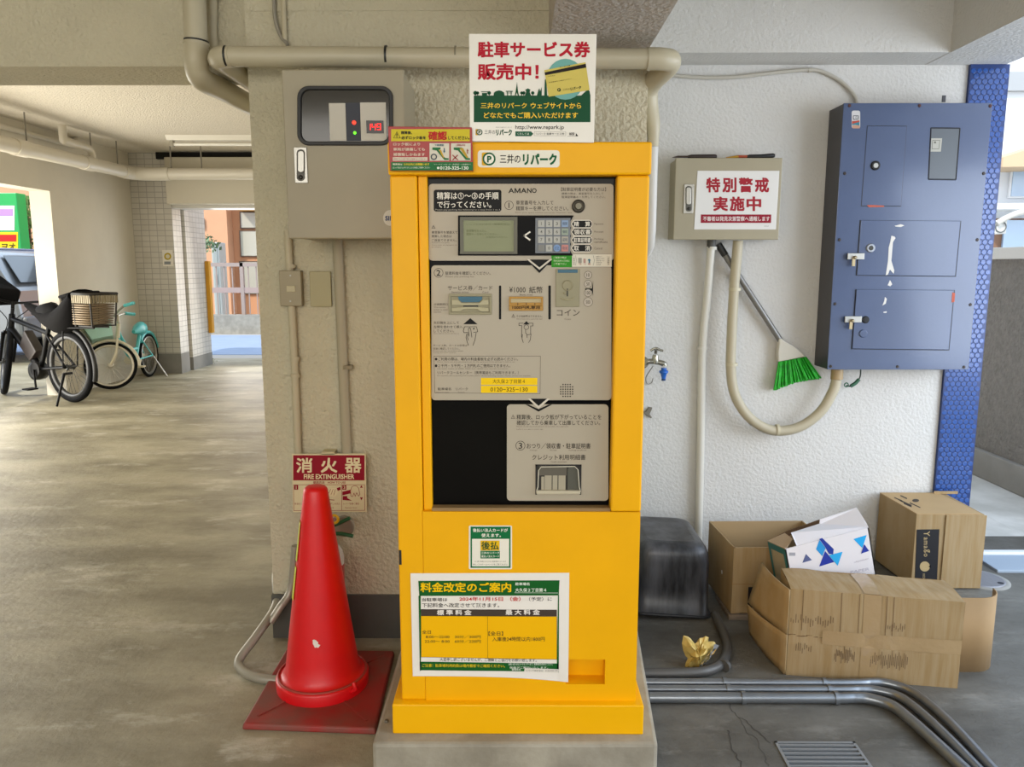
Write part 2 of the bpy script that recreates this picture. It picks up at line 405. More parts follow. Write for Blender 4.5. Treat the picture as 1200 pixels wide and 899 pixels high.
# --- upper plate printing
P = Print(YF, K5)
P.rrect(BK, 80, 120, 428, 232, 12)
P.text(WH, '精算は①～③の手順', 96, 132, 414, 170, 1, .012); P.text(WH, 'で行ってください。', 98, 178, 376, 214, 1, .012)
P.text('#A8A296', 'Please pay parking fee following to a step from 1 to 3.', 88, 219, 424, 228, 1, .004)
for ch_, xa_a, xb_a in (('A', 464, 493), ('A', 528, 557), ('N', 560, 582), ('O', 584, 609)): P.text(BK, ch_, xa_a, 112, xb_a, 137, 0, .02)
P.line(BK, [(498, 134.5), (498, 114.5)], 5.5); P.line(BK, [(523, 134.5), (523, 114.5)], 5.5); P.line(BK, [(499.5, 114.5), (510.5, 133.5), (521.5, 114.5)], 4.6, 1)
P.ring(BK, 467, 200, 23, 2.2); P.text(BK, '1', 461, 186, 472, 214, 0, 0)
P.text('#3A332B', '車室番号を入力して', 503, 175, 695, 198, 0, .004); P.text('#3A332B', '精算キーを押してください。', 503, 204, 772, 228, 0, .004)
P.text('#6A6054', 'Enter your space number and press "Payment" key', 500, 234, 790, 242, 0, .002)
P.text('#3A332B', '【駐車証明書が必要な方は】', 735, 108, 965, 128, 0, .002)
P.text('#4A4238', '精算の際は、車室番号を入力して', 738, 134, 952, 146, 0, .002); P.text('#4A4238', '駐車証明書キーを押してください。', 738, 151, 962, 164, 0, .002)
for i, t in enumerate(('車室番号を間違えて', '精算した場合は', 'ご返金できません。')):
    P.text('#3A332B', t, 70, 332 + i * 20, (202, 172, 198)[i], 346 + i * 20, 0, .002)
P.line('#3A332B', [(70, 318), (79, 303), (88, 318)], 1.6, 0, True); P.text('#3A332B', '!', 77.5, 308, 80.5, 316, 0)
for i, t in enumerate(('Refund is not given', 'if you enter wrong space no.', 'by mistake')): P.text('#6A6054', t, 70, 390 + i * 11, (160, 202, 118)[i], 397 + i * 11, 0, .001)
for t, yy in (('Payment', 297), ('Receipt', 337), ('Parking', 374), ('certificate', 388), ('Cancel', 421)):
    P.text('#6A6054', t, 905, yy - 6, 905 + 6.2 * len(t) + (4 if len(t) < 9 else 0), yy + 6, 0, .002)
for t, yy in (('精算', 296), ('領収書', 337), ('駐車証明書', 379), ('取消', 420)):
    P.poly('#E2DACB', [(785, yy), (800, yy + 21), (880, yy + 21), (894, yy + 12), (894, yy - 12), (880, yy - 21), (800, yy - 21)], 1)
    P.poly(BK, [(790, yy), (803, yy + 17)] + [(880 + 12 * math.sin(q * PI / 8), yy + 17 * math.cos(q * PI / 8)) for q in range(9)] + [(803, yy - 17)], 2)
    if len(t) == 2:
        P.text(WH, t[0], 800, yy - 13, 826, yy + 13, 3, .015); P.text(WH, t[1], 858, yy - 13, 884, yy + 13, 3, .015)
    else: P.text(WH, t, 800, yy - 13, 886, yy + 13, 3, .015)
P.done(up)
# lock
lo = K5(823, 205); lp = A(*lo, YF)
lk = obj('lock', M().lathe(lp, [(.0155, 0), (.0155, -.004), (.012, -.006), (.0115, -.003)], 28, 'y'), mat('lock_dark', '38342C', .35, .8), mc)
obj('lock_cylinder', M().lathe(lp + Vector((0, -.003, 0)), [(.009, 0), (.009, -.004), (.007, -.006)], 24, 'y'), mat('lock_steel', '6E6A5C', .45, .7), lk)
# display unit
du = obj('display_bezel', M().ppoly([K5(*p) for p in ((205, 252), (205, 458), (795, 458), (775, 420), (787, 400), (775, 379), (787, 358), (775, 337), (787, 316), (775, 296), (800, 252))], YF - .005, .005), mat('bezel_black', '0A0909', .5, spec=.12), mc, bevel=.0008)
lcd = M().pbox(232, 276, 492, 438, YF - .0052, .003, K5)
l1 = obj('screen', lcd, mat('lcd_green', '80845F', .45), du)
m = M()
for bx in ((215, 260, 510, 277), (215, 437, 510, 450), (215, 277, 233, 437), (491, 277, 510, 437)): m.pbox(*bx, YF - .0075, .004, K5)
obj('screen_frame', m, mat('lcd_frame', '55523F', .4), du)
P = Print(YF - .0055, K5); g = '#747A55'
P.text(g, 'いらっしゃいませ　駐車料金は', 248, 292, 470, 302, 0, .001); P.text(g, '車室番号を入力し', 248, 324, 352, 338, 0, .004)
P.text(g, '精算キーを押してください。', 248, 342, 410, 354, 0, .004); P.text(g, 'お支払いください。', 350, 358, 460, 368, 0, .001); P.done(l1)
P = Print(YF - .005, K5); P.line('#E9E3D6', [(573, 338), (545, 357), (573, 377)], 8, 0); P.done(du)
# keypad
kp = obj('keypad', M().pbox(602, 265, 782, 446, YF - .007, .003, K5), mat('keypad_plate', '6E737A', .45), du, bevel=.0006)
kx = [633, 673, 713, 754]; ky = [294, 336, 377, 420]
kt = [['1', '2', '3', '精算'], ['4', '5', '6', '領収'], ['7', '8', '9', '証明'], [None, '0', '訂正', '取消']]
kcol = {'精算': '7F97B8', '領収': '8E9B88', '証明': 'A09A8C', '訂正': '6E8FBC', '取消': 'C07A72'}
gm = {}
P = Print(YF - .0095, K5, .0003)
for r in range(4):
    for c in range(4):
        t = kt[r][c]; col = kcol.get(t, 'A7A69E') if t else '74746E'
        mm = gm.setdefault(col, M())
        if t == '訂正': mm.ppoly([K5(kx[c] + 18 * math.cos(-q * PI / 9), ky[r] + 18 * math.sin(-q * PI / 9)) for q in range(18)], YF - .0095, .003)
        else: mm.pbox(kx[c] - 17, ky[r] - 17, kx[c] + 17, ky[r] + 17, YF - .0095, .003, K5)
        if t: P.text('#4C4B46' if len(t) == 1 else '#3A4A5C', t, kx[c] - (5 if len(t) == 1 else 12), ky[r] - 8, kx[c] + (5 if len(t) == 1 else 12), ky[r] + 8, 0, .006)
for col, mm in gm.items(): obj('keys', mm, mat('key_' + col, col, .4), kp, bevel=.0004)
for col, m_ in P.b.items(): obj('key_numbers', m_, mat('ink_' + col.lstrip('#'), col), kp)
# green and white sticker
K7 = crop(600, 290, 8.175)
P = Print(YF, K7, .0006)
P.rect('#2F8A1E', 378, 62, 575, 190, 1); P.rect('#DAD3C2', 575, 62, 955, 188, 1); P.line('#4A4238', [(575, 64), (955, 64)], 2.4, 2); P.line('#4A4238', [(575, 187), (955, 187)], 2.4, 2)
for i, t in enumerate(('ご精算の際は', '現金をお持ちの方は先に', 'ご準備下さい')): P.text('#C9DDAF', t, 398, 88 + i * 30, (520, 552, 520)[i], 108 + i * 30, 2, .006)
P.line('#5A5248', [(608, 78), (618, 125), (608, 172)], 2.4, 2); P.line('#5A5248', [(778, 78), (790, 125), (778, 172)], 2.4, 2)
P.text('#5A5248', 'ご精算手順', 588, 84, 600, 168, 2, 0, 90)
P.rrect('#9A968A', 634, 100, 668, 150, 4, 2); P.rrect('#B08A80', 684, 108, 706, 150, 4, 2); P.poly('#2C6478', [(722, 124), (740, 108), (758, 124), (748, 126), (748, 150), (734, 150), (734, 126)], 2)
P.text('#A84A40', '確認', 640, 152, 666, 166, 3); P.text('#A84A40', '入力', 684, 152, 708, 166, 3); P.text('#A84A40', '精算', 728, 152, 752, 166, 3)
for i in range(5): P.text('#6A6054', ('車室番号を入力', '精算ボタンを押す', '料金を投入する', '領収書が必要', 'な方は領収書')[i], 805, 82 + i * 19, (860, 885, 885, 860, 850)[i], 94 + i * 19, 2, 0)
P.text('#6A6054', 'ご利用案内', 912, 84, 934, 168, 2, 0, 90)
P.done(mid, name='sticker')
# chevron between the plates
P = Print(YF, K7, .0005)
P.poly(BK, [(138, 118), (262, 246), (386, 118)], 2); P.poly('#CFC6B6', [(138, 112), (163, 112), (263, 192), (362, 112), (388, 112), (263, 214)], 3); P.poly(BK, [(172, 116), (264, 190), (358, 116)], 4)
P.done(mid, name='arrow_mark')
# --- middle plate
P = Print(YF, K5)
P.ring(BK, 105, 547, 24, 2.2); P.text(BK, '2', 94, 532, 115, 562, 0, .01)
P.text('#3A332B', '駐車料金を確認してください。', 140, 540, 372, 558, 0, .004); P.text('#6A6054', 'Please pay parking fee.', 140, 563, 290, 572, 0, .002)
P.text('#3A332B', 'サービス券／カード', 152, 612, 382, 638, 0, .004); P.text('#5A5046', 'Service ticket', 172, 642, 260, 651, 0, .003); P.text('#5A5046', 'Card', 330, 642, 360, 651, 0, .003)
P.rrect(BK, 415, 612, 427, 787, 5); P.rrect(BK, 669, 612, 682, 787, 5)
P.text('#3A332B', '¥1000', 468, 620, 552, 648, 0, .004); P.text('#3A332B', '紙幣', 570, 617, 640, 652, 0, .004); P.text('#5A5046', 'Bank note', 522, 655, 588, 664, 0, .002)
P.text('#3A332B', 'コイン', 712, 735, 830, 768, 0, .002); P.text('#5A5046', 'Coin', 752, 780, 784, 789, 0, .002)
for t, yy, r_ in (('10', 558, 20), ('50', 604, 20), ('100', 650, 20), ('500', 697, 24)):
    P.disc('#BDB3A4', 873, yy, r_, 1); P.ring('#3A332B', 873, yy, r_, 1.8, 2); P.text('#3A332B', t, 873 - (8 if len(t) == 2 else 11), yy - 9, 873 + (8 if len(t) == 2 else 11), yy + 9, 2, .002)
P.poly(BK, [(858, 627), (893, 627), (899, 585), (899, 668), (893, 640), (858, 640)], 0)
P.line('#3A332B', [(481, 776), (489, 760), (497, 776)], 1.8, 0, True); P.text('#3A332B', '!', 487.5, 765, 490.5, 774, 0)
P.text('#4A4238', 'その他紙幣はできません。', 505, 764, 640, 776, 0, .002); P.text('#6A6054', 'Other bank notes cannot be used.', 505, 781, 640, 787, 0, .001)
P.text('#4A4238', '点検開閉口', 80, 703, 152, 715, 0, .002)
for i, t in enumerate(('When service', 'ticket is used', 'insert here')): P.text('#6A6054', t, 80, 720 + i * 12, (140, 150, 118)[i], 728 + i * 12, 0, .001)
for i, t in enumerate(('矢印側を上にして', '左側を合わせて挿入', 'してください。')): P.text('#3A332B', t, 80, 796 + i * 21, (210, 228, 184)[i], 811 + i * 21, 0, .002)
P.text('#6A6054', 'Insert with the arrow side face up', 80, 856, 210, 863, 0, .001)
P.poly(BK, [(232, 811), (305, 811), (268, 780)], 0)
# hand holding a card
def ln(col, pts, t=2.4): P.line(col, pts, t, 1)
ln(BK, [(236, 855), (232, 845), (238, 824), (300, 824), (306, 850)]); ln(BK, [(306, 850), (285, 853)]); ln(BK, [(236, 855), (256, 853)])
P.disc(BK, 286, 834, 4, 1)
ln(BK, [(262, 872), (258, 835), (264, 828), (270, 835), (274, 862), (276, 878)]); ln(BK, [(250, 860), (246, 880), (252, 902), (258, 920)]); ln(BK, [(256, 858), (254, 880), (258, 893)]); ln(BK, [(298, 856), (292, 892), (282, 920)])
# hand holding a note
ln(BK, [(518, 806), (518, 818), (532, 818), (532, 878)]); ln(BK, [(518, 806), (540, 806)]); ln(BK, [(568, 806), (590, 806), (590, 820), (578, 820), (578, 862)])
P.poly(BK, [(540, 812), (572, 812), (556, 795)], 1); P.ring(BK, 556, 826, 13, 2.2, 1)
ln(BK, [(552, 838), (552, 856), (558, 862), (560, 880)]); ln(BK, [(536, 864), (534, 886), (540, 905)]); ln(BK, [(562, 866), (580, 862), (576, 892), (568, 905)])
P.done(mid)
P = Print(YF, K6)
for i, t in enumerate(('サービス券、カードの併用は', '係員に確認してください。')): P.text('#4A4238', t, 72, 56 + i * 15, (235, 198)[i], 66 + i * 15, 0, .001)
P.text('#6A6054', 'Please ask the attendant when', 72, 85, 215, 90, 0, 0); P.text('#6A6054', 'using service ticket', 72, 94, 182, 99, 0, 0)
P.line('#4A4238', [(76, 112), (586, 112), (584, 292), (80, 288)], 1.6, 0, True)
P.text('#2E2822', '●ご利用の際は、場内の料金看板を必ずお読みください。', 80, 118, 478, 134, 0, .002)
P.text('#2E2822', '●２千円・５千円・１万円札のご使用はできません。', 80, 150, 442, 166, 0, .002)
P.text('#2E2822', 'リパークコールセンター（携帯電話もご利用できます。）', 92, 184, 482, 199, 0, .002)
P.text('#5A5046', 'Please check rate and operating hours on the signboard in the parking lot before use.', 92, 137, 466, 143, 0, 0)
P.text('#5A5046', 'No bank notes of 2000, 5000 and 10000 yen can be accepted.', 92, 170, 430, 176, 0, 0)
P.text('#5A5046', 'For inquiries about parking and trouble please call the following number. Mobile phones are available.', 92, 204, 540, 210, 0, 0)
P.rect('#F2C80C', 301, 216, 571, 250, 1); P.rect('#F2C80C', 301, 254, 571, 288, 1)
P.text('#6E5608', '大久保２丁目第４', 357, 223, 512, 243, 2, .004); P.text('#6E5608', '0120−325−130', 346, 262, 526, 282, 2, .012)
P.text('#2E2822', '駐車場名', 94, 263, 158, 276, 0, .004); P.text('#2E2822', 'リパーク', 180, 263, 238, 276, 0, .002); P.text('#6A6054', 'Parking lot name', 84, 283, 148, 289, 0, 0); P.text('#6A6054', 'Repark', 192, 283, 224, 289, 0, 0)
for r in range(6):
    for c in range(6):
        if (r in (0, 5)) and (c in (0, 5)): continue
        P.disc('#221E1A', 683 + c * 11.4, 248 + r * 11.4, 3.4, 0)
P.done(mid)
# card slot
def relief(parent, name, bx, Y, d, mt, cr=K5, bevel=.0006): return obj(name, M().pbox(*bx, Y, d, cr), mt, parent, bevel=bevel)
tan = mat('slot_tan', '8F8768', .45); tan_l = mat('slot_tan_light', 'A9A07E', .4); drk = mat('slot_dark', '1A1814', .5); teal = mat('slot_teal', '1F5A70', .4)
m = M()
for bx in ((157, 655, 378, 668), (157, 750, 378, 762), (157, 668, 168, 750), (366, 668, 378, 750)): m.pbox(*bx, YF - .005, .005, K5)
cs = obj('card_slot', m, tan, mc, bevel=.0006)
relief(cs, 'slot_bed', (168, 668, 366, 750), YF - .0012, .001, tan, bevel=0)
m = M().ppoly([K5(*p) for p in ((172, 686), (205, 686), (222, 702), (315, 702), (332, 686), (362, 686), (362, 712), (300, 714), (240, 714), (172, 712))], YF - .005, .004)
m.ppoly([K5(*p) for p in ((172, 746), (172, 728), (240, 722), (300, 722), (362, 728), (362, 746), (322, 746), (305, 734), (232, 734), (215, 746))], YF - .005, .004)
obj('slot_jaw', m, tan_l, cs, bevel=.0008); relief(cs, 'slot_mouth', (232, 713, 308, 723), YF - .0025, .001, drk, bevel=0)
obj('slot_light', M().ppoly([K5(*p) for p in ((205, 669), (208, 684), (224, 698), (312, 698), (328, 684), (330, 669))], YF - .0045, .003), teal, cs)
# bill slot
org_m = mat('slot_orange', 'A87A1E', .4)
m = M()
for bx in ((467, 669, 642, 680), (467, 716, 642, 742), (467, 680, 476, 716), (632, 680, 642, 716)): m.pbox(*bx, YF - .005, .005, K5)
bs = obj('bill_slot', m, org_m, mc, bevel=.0006)
relief(bs, 'slot_mouth', (476, 680, 632, 716), YF - .0015, .001, mat('slot_cream', 'B7A77E', .5), bevel=0)
relief(bs, 'slot_teeth', (476, 700, 632, 716), YF - .004, .003, org_m)
P = Print(YF - .005, K5); P.text('#3A2604', '1000円札専用', 484, 716, 626, 734, 0, .03); P.line('#3A2604', [(512, 702), (512, 712)], 3); P.line('#3A2604', [(556, 702), (556, 712)], 3); P.line('#3A2604', [(600, 702), (600, 712)], 3); P.done(bs)
# coin unit
cu = obj('coin_slot', M().pbox(707, 528, 830, 722, YF - .004, .004, K5), mat('coin_plate', '8E8769', .42), mc, bevel=.001)
relief(cu, 'coin_light', (717, 530, 820, 547), YF - .0048, .002, teal)
obj('coin_dish', M().lathe(A(*K5(768, 612), YF - .004), [(.0128, 0), (.0128, -.0012), (.0108, -.0022), (.0098, -.0008)], 36, 'y'), tan, cu)
obj('coin_mouth', M().pbox(764, 628, 770, 668, YF - .0056, .003, K5), drk, cu)
obj('coin_knob', M().ball(A(*K5(752, 652), YF - .006), .0026), tan_l, cu)
obj('coin_ledge', M().tube([A(*K5(768 + 34 * math.cos(t), 672 + 14 * math.sin(t)), YF - .006) for t in [PI * i / 10 for i in range(11)]], .0012, 8), tan_l, cu)
# --- lower plate
P = Print(YF, K6)
P.poly('#CFC6B6', [(526, 316), (539, 316), (577, 352), (616, 316), (632, 316), (577, 364)], 1); P.poly(BK, [(539, 316), (577, 350), (618, 316)], 2); P.poly(BK, [(514, 344), (528, 344), (577, 366), (626, 344), (642, 344), (577, 378)], 0)
P.line('#3A332B', [(446, 411), (455, 394), (464, 411)], 1.6, 0, True); P.text('#3A332B', '!', 453.8, 400, 456.2, 409, 0)
P.text('#2E2822', '精算後、ロック板が下がっていることを', 472, 392, 878, 416, 0, .006); P.text('#2E2822', '確認してから乗車して出庫してください。', 472, 420, 872, 443, 0, .006)
P.text('#5A5046', 'Please check the lock plate is down after the payment', 472, 447, 720, 453, 0, 0); P.text('#5A5046', 'before you get in your car.', 472, 460, 600, 466, 0, 0)
P.ring(BK, 490, 541, 23, 2.2); P.text(BK, '3', 481, 527, 499, 556, 0, .004)
P.text('#2E2822', 'おつり／領収書・駐車証明書', 520, 529, 826, 556, 0, .006); P.text('#2E2822', 'クレジット利用明細書', 546, 584, 802, 610, 0, .006)
for t, a_, b_, yy in (('Change', 535, 570, 560), ('Receipt', 632, 664, 560), ('Parking certificate', 722, 806, 560), ('Credit statement', 636, 712, 615)): P.text('#5A5046', t, a_, yy, b_, yy + 7, 0, .001)
P.done(low)
# return tray
ty = YF
m = M()
for bx in ((562, 632, 782, 640), (562, 632, 570, 776), (774, 632, 782, 776)): m.pbox(*bx, ty - .002, .004, K6)
tr = obj('return_tray', m, drk, mc)
relief(tr, 'tray_back', (566, 636, 778, 770), ty - .0006, .0004, mat('tray_dark', '2A261F', .6), K6, 0)
m = M()
for bx in ((590, 690, 604, 764), (606, 684, 640, 764), (644, 684, 668, 764), (672, 684, 706, 764)): m.pbox(*bx, ty - .002, .001, K6)
obj('tray_paper', m, mat('tray_cream', 'A39A84', .6), tr)
m = M().pbox(580, 640, 712, 684, ty - .0022, .001, K6); obj('tray_top', m, mat('tray_grey', '5B5548', .5), tr)
obj('tray_shield', M().ppoly([K6(*p) for p in ((716, 764), (716, 655), (722, 644), (750, 640), (768, 655), (772, 764))], ty - .003, .0015), mat('tray_smoke', '55544A', .15), tr)
obj('tray_shield_rim', M().tube([A(*K6(*p), ty - .006) for p in ((566, 762), (574, 740), (577, 660), (590, 643), (750, 641), (766, 656), (772, 740), (778, 762))], .0012, 8), mat('tray_clear', 'CFC9B6', .1), tr)
obj('tray_lip', M().pbox(566, 758, 778, 775, ty - .012, .012, K6), mat('tray_lip', 'BDB39A', .35), tr, bevel=.002)
# --- stickers on the yellow body
P = Print(FM - .012, crop(440, 20, 3.53), .0005); GR = '#0B5A34'
P.rrect('#E9E4D4', 423, 551, 762, 622, 14, 0); P.rrect('#D9A820', 440, 560, 474, 614, 6, 1); P.disc('#0B5A34', 470, 587, 27, 2); P.disc('#F0EBDC', 470, 587, 20, 3); P.text(GR, 'P', 462, 574, 480, 602, 4, .06)
P.text('#2E2A26', '三井の', 515, 568, 600, 606, 1, .012)
P.text(GR, 'リパーク', 610, 565, 750, 612, 1, .06); P.done(mc, name='logo_sticker')
P = Print(FM, crop(430, 600, 3.0055), .0005)
P.rrect('#E8E2D2', 359, 48, 511, 202, 5, 0); P.rect('#0F6A3A', 365, 52, 506, 95, 1)
P.rect('#0F6A3A', 365, 95, 370, 197, 1); P.rect('#0F6A3A', 501, 95, 506, 197, 1); P.rect('#0F6A3A', 365, 192, 506, 197, 1)
P.text('#F2EEE0', '後払い法人カードが', 373, 58, 496, 71, 2, .02); P.text('#F2EEE0', '使えます。', 403, 76, 472, 89, 2, .02)
P.rect('#E3B51A', 400, 101, 467, 136, 1); P.text('#1B4A2A', '後払', 403, 104, 464, 134, 2, .02)
P.rect('#0F6A3A', 400, 137, 468, 164, 1); P.text('#F2EEE0', '三井のリパーク', 403, 140, 466, 149, 2, .01); P.text('#F2EEE0', '後払い法人カード', 403, 152, 466, 161, 2, .01)
P.text('#5A5A50', '※一部ご利用いただけない駐車場がございます', 380, 172, 490, 177, 1, 0); P.text('#5A5A50', '詳しくはホームページをご覧ください', 374, 182, 496, 188, 1, 0)
P.done(mc, name='service_sticker')
# screws and small marks
m = M()
for p_ in ((480, 340), (478, 560), (478, 760)): m.lathe(A(*p_, FM), [(.0035, 0), (.003, -.0015)], 12, 'y')
obj('hinge_pin', M().pbox(467.5, 645, 470.5, 662, FM - .001, .01), drk, mc)
# concrete plinth
pl = M(); a_, b_, c_, d_ = G(436, 872, ZBASE), G(771, 872, ZBASE), Vector((.40, 2.40, ZBASE)), Vector((-.365, 2.40, ZBASE))
o2 = .012
pl.prism([(a_.x, a_.y, 0), (b_.x, b_.y, 0), (c_.x, c_.y, 0), (d_.x, d_.y, 0)], (0, 0, ZBASE))
solo('concrete_plinth', 'low grey concrete plinth carrying the yellow payment machine', 'plinth', pl, concrete_p, bevel=.009)
solo('anchor_bolt', 'small grey anchor bolt head in the concrete plinth beside the yellow machine', 'bolt', M().lathe(G(453, 846, ZBASE), [(.006, 0), (.006, .004), (.004, .006)], 12), mat('bolt_grey', '6E685C', .5, .5))

# ------------------------------------------------------------------ signs on the machine
def board(name, label, cat, pts, Y, thick, ma, cr=ID, bevel=.0008, group=None):
    P_ = [A(*cr(*p), Y) for p in pts]
    o = Vector((sum(p.x for p in P_) / len(P_), Y + thick / 2, min(p.z for p in P_)))
    t = thing(name, label, cat, o, group=group)
    b = obj('board', M().ppoly(pts, Y, thick, cr), ma, t, bevel=bevel)
    return t, b
white_s = mat('sign_white', 'E6E1D6', .35, coat=.2)
S1 = crop(545, 35, 6.656); FS = FM - .018
t1, _ = board('advertising_sign', 'white upright sign with large red characters standing on top of the yellow machine', 'sign', [(30, 30), (38, 868), (1005, 880), (1026, 32)], FS, .004, white_s, S1)
obj('bracket', M().box(-.02, .02, FS + .0045, FS + .008, zt + .0005, zt + .2).box(-.02, .02, FM - .012, FM + .10, zt + .0005, zt + .004), mat('steel_grey', '8B8B88', .4, .7), t1)
P = Print(FS, S1, .0005)
RD, GN, YL = '#B3122A', '#06492B', '#F0C63A'
P.text(RD, '駐車サービス券', 98, 90, 976, 216, 0, .045); P.text(RD, '販売中！', 98, 262, 575, 392, 0, .045)
P.rect(GN, 68, 512, 978, 720, 0)
# skyline of trees and roofs
for x_, r_ in ((80, 16), (98, 12), (188, 14), (442, 12), (458, 13), (528, 13)): P.disc(GN, x_, 492, r_, 1); P.rect(GN, x_ - 3, 495, x_ + 3, 514, 1)
P.poly(GN, [(222, 512), (225, 490), (240, 478), (265, 472), (285, 476), (304, 488), (308, 512)], 1)
P.rect(GN, 125, 480, 180, 486, 1); P.rect(GN, 132, 492, 172, 512, 1); P.rect(GN, 318, 476, 372, 483, 1); P.rect(GN, 328, 483, 335, 512, 1); P.rect(GN, 356, 483, 363, 512, 1); P.rect(GN, 322, 490, 368, 494, 1)
P.poly(GN, [(405, 405), (401, 440), (396, 470), (388, 512), (396, 512), (404, 488), (411, 512), (420, 512), (412, 470), (409, 440)], 1)
P.poly(GN, [(468, 468), (490, 456), (512, 468), (505, 474), (505, 490), (515, 512), (466, 512), (475, 490), (475, 474)], 1)
P.poly(GN, [(560, 512), (572, 470), (580, 455), (585, 480), (598, 445), (598, 512)], 1); P.poly(GN, [(618, 512), (622, 390), (634, 380), (640, 512)], 1); P.poly(GN, [(905, 512), (940, 480), (962, 466), (972, 480), (978, 512)], 1)
P.disc('#6FA8A0', 783, 385, 148, 1, 160)
P.poly('#CDBB5E', [(618, 315), (652, 522), (972, 470), (940, 252)], 2); P.poly('#1E1612', [(620, 332), (625, 354), (946, 294), (942, 264)], 3)
P.text('#4A4424', 'サービス券', 740, 292, 822, 276, 3, .01, skew=0) if False else P.text('#4A4424', 'サービス券', 738, 286, 822, 298, 3, .01, skew=-14)
P.text('#4A4424', '三井駐車場', 642, 360, 700, 368, 3, 0, skew=-8); P.text('#4A4424', '有効期限をご確認ください', 652, 408, 830, 416, 3, 0, skew=-30)
P.disc('#2A3A20', 733, 468, 14, 3); P.text('#CDBB5E', 'P', 728, 460, 738, 476, 4, .04); P.text('#5A5430', '三井の', 762, 460, 815, 474, 3, .004, skew=-6); P.text('#2A3A20', 'リパーク', 820, 450, 905, 474, 3, .05, skew=-14)
P.text(YL, '三井のリパーク', 122, 568, 482, 614, 1, .02); P.text(YL, 'ウェブサイトから', 512, 566, 906, 614, 1, .02); P.text(YL, 'どなたでもご購入いただけます', 146, 642, 880, 690, 1, .02)
P.rrect('#CDA22A', 82, 774, 106, 822, 5, 0); P.disc(GN, 112, 798, 24, 1); P.disc('#E6E1D6', 112, 798, 17, 2); P.text(GN, 'P', 104, 786, 122, 812, 3, .05)
P.text('#4A4844', '三井の', 152, 780, 234, 814, 0, .004); P.text(GN, 'リパーク', 240, 776, 366, 824, 0, .06); P.text('#4A4844', 'あなたの街のパーキング', 240, 756, 366, 764, 0, .002)
P.text('#1E1C1A', 'http://www.repark.jp', 392, 742, 772, 784, 0, .008)
P.poly('#1F5A40', [(392, 792), (392, 830), (515, 830), (532, 811), (515, 792)], 0); P.text('#C9D4C4', 'くわしくは', 408, 802, 500, 820, 1, .01)
P.line('#8A867C', [(540, 794), (785, 794), (785, 826), (540, 826)], 2, 0, True); P.text('#3A3834', 'リパーク 駐車サービス券', 556, 802, 774, 820, 1, .004)
P.text('#1E1C1A', '検索', 812, 800, 854, 824, 0, .01); P.line('#1E1C1A', [(800, 829), (880, 829)], 2); P.poly('#1E1C1A', [(866, 806), (862, 830), (882, 828)], 1)
P.done(t1)
# red lock plate warning
S2 = crop(450, 140, 10.909); FS2 = FM - .026
t2, _ = board('warning_sign', 'red, yellow and green warning sign on the top left corner of the machine', 'sign', [(50, 88), (75, 655), (1142, 660), (1122, 100)], FS2, .005, mat('sign_red', '9E1C18', .4), S2)
P = Print(FS2, S2, .0005)
P.rect('#CDBB2A', 92, 125, 1096, 278, 0); P.rect('#1E6A38', 92, 545, 1138, 652, 0)
P.line('#1A1A12', [(122, 238), (165, 158), (208, 238)], 5, 1, True); P.text('#1A1A12', '!', 158, 178, 172, 230, 1, .03)
P.text('#1A1A12', '精算後、', 218, 148, 360, 190, 1, .04); P.text('#1A1A12', '必ずロック板を', 222, 212, 536, 256, 1, .04)
P.text('#B81E1E', '確認', 565, 150, 805, 265, 1, .05); P.text('#1A1A12', 'してください。', 820, 212, 1092, 258, 1, .03)
for i, t in enumerate(('ロック板により', '車両が損傷しても', '補償致しかねます')): P.text('#E0C9B4', t, 118, 296 + i * 66, (462, 524, 524)[i], 336 + i * 66, 1, .03)
P.rect('#D9CDB8', 112, 484, 556, 528, 0); P.text('#8A2A22', '※車両のフロント部や下部などを損傷することがあります。', 120, 496, 548, 516, 1, 0)
for x_, hd, hc in ((582, '下降確認', '#2A5A6A'), (856, '上昇時は不可', '#9A2A2A')):
    P.rect('#D6CFBE', x_, 304, x_ + 252, 528, 0); P.text(hc, hd, x_ + 62, 316, x_ + 182, 342, 1, .02)
    P.poly('#1E6A38', [(x_ + 36, 358), (x_ + 36, 388), (x_ + 90, 398), (x_ + 190, 518), (x_ + 245, 518), (x_ + 245, 496), (x_ + 200, 492), (x_ + 112, 388), (x_ + 140, 384), (x_ + 140, 358)], 1)
P.poly('#B9962E', [(964, 366), (1010, 366), (1080, 490), (1055, 492)], 2); P.poly('#C9A030', [(700, 386), (730, 390), (770, 488), (756, 490)], 2)
P.ring('#2A3A48', 637, 478, 40, 14, 3); P.line('#9A1E22', [(880, 458), (940, 516)], 12, 3); P.line('#9A1E22', [(940, 458), (880, 516)], 12, 3)
P.poly('#27506A', [(764, 366), (764, 400), (756, 400), (770, 432), (784, 400), (776, 400), (776, 366)], 2); P.poly('#8A2A2A', [(1062, 438), (1062, 404), (1056, 404), (1068, 372), (1080, 404), (1074, 404), (1074, 438)], 2)
P.text('#E6E6C8', '精算後は', 112, 560, 236, 586, 1, .02); P.text('#E6D23A', '３分以内に出庫願います', 250, 558, 580, 588, 1, .03); P.text('#D6E0C8', 'ロック板が上がりましたら再度ご精算ください', 112, 604, 590, 628, 1, .01)
P.text('#D6E0C8', 'リパークコールセンター 携帯電話・公衆電話から', 640, 566, 1110, 582, 1, .006); P.text('#E6EBDC', '0120-325-130', 716, 598, 1080, 642, 1, .03); P.disc('#E6EBDC', 692, 620, 16, 1)
P.done(t2)
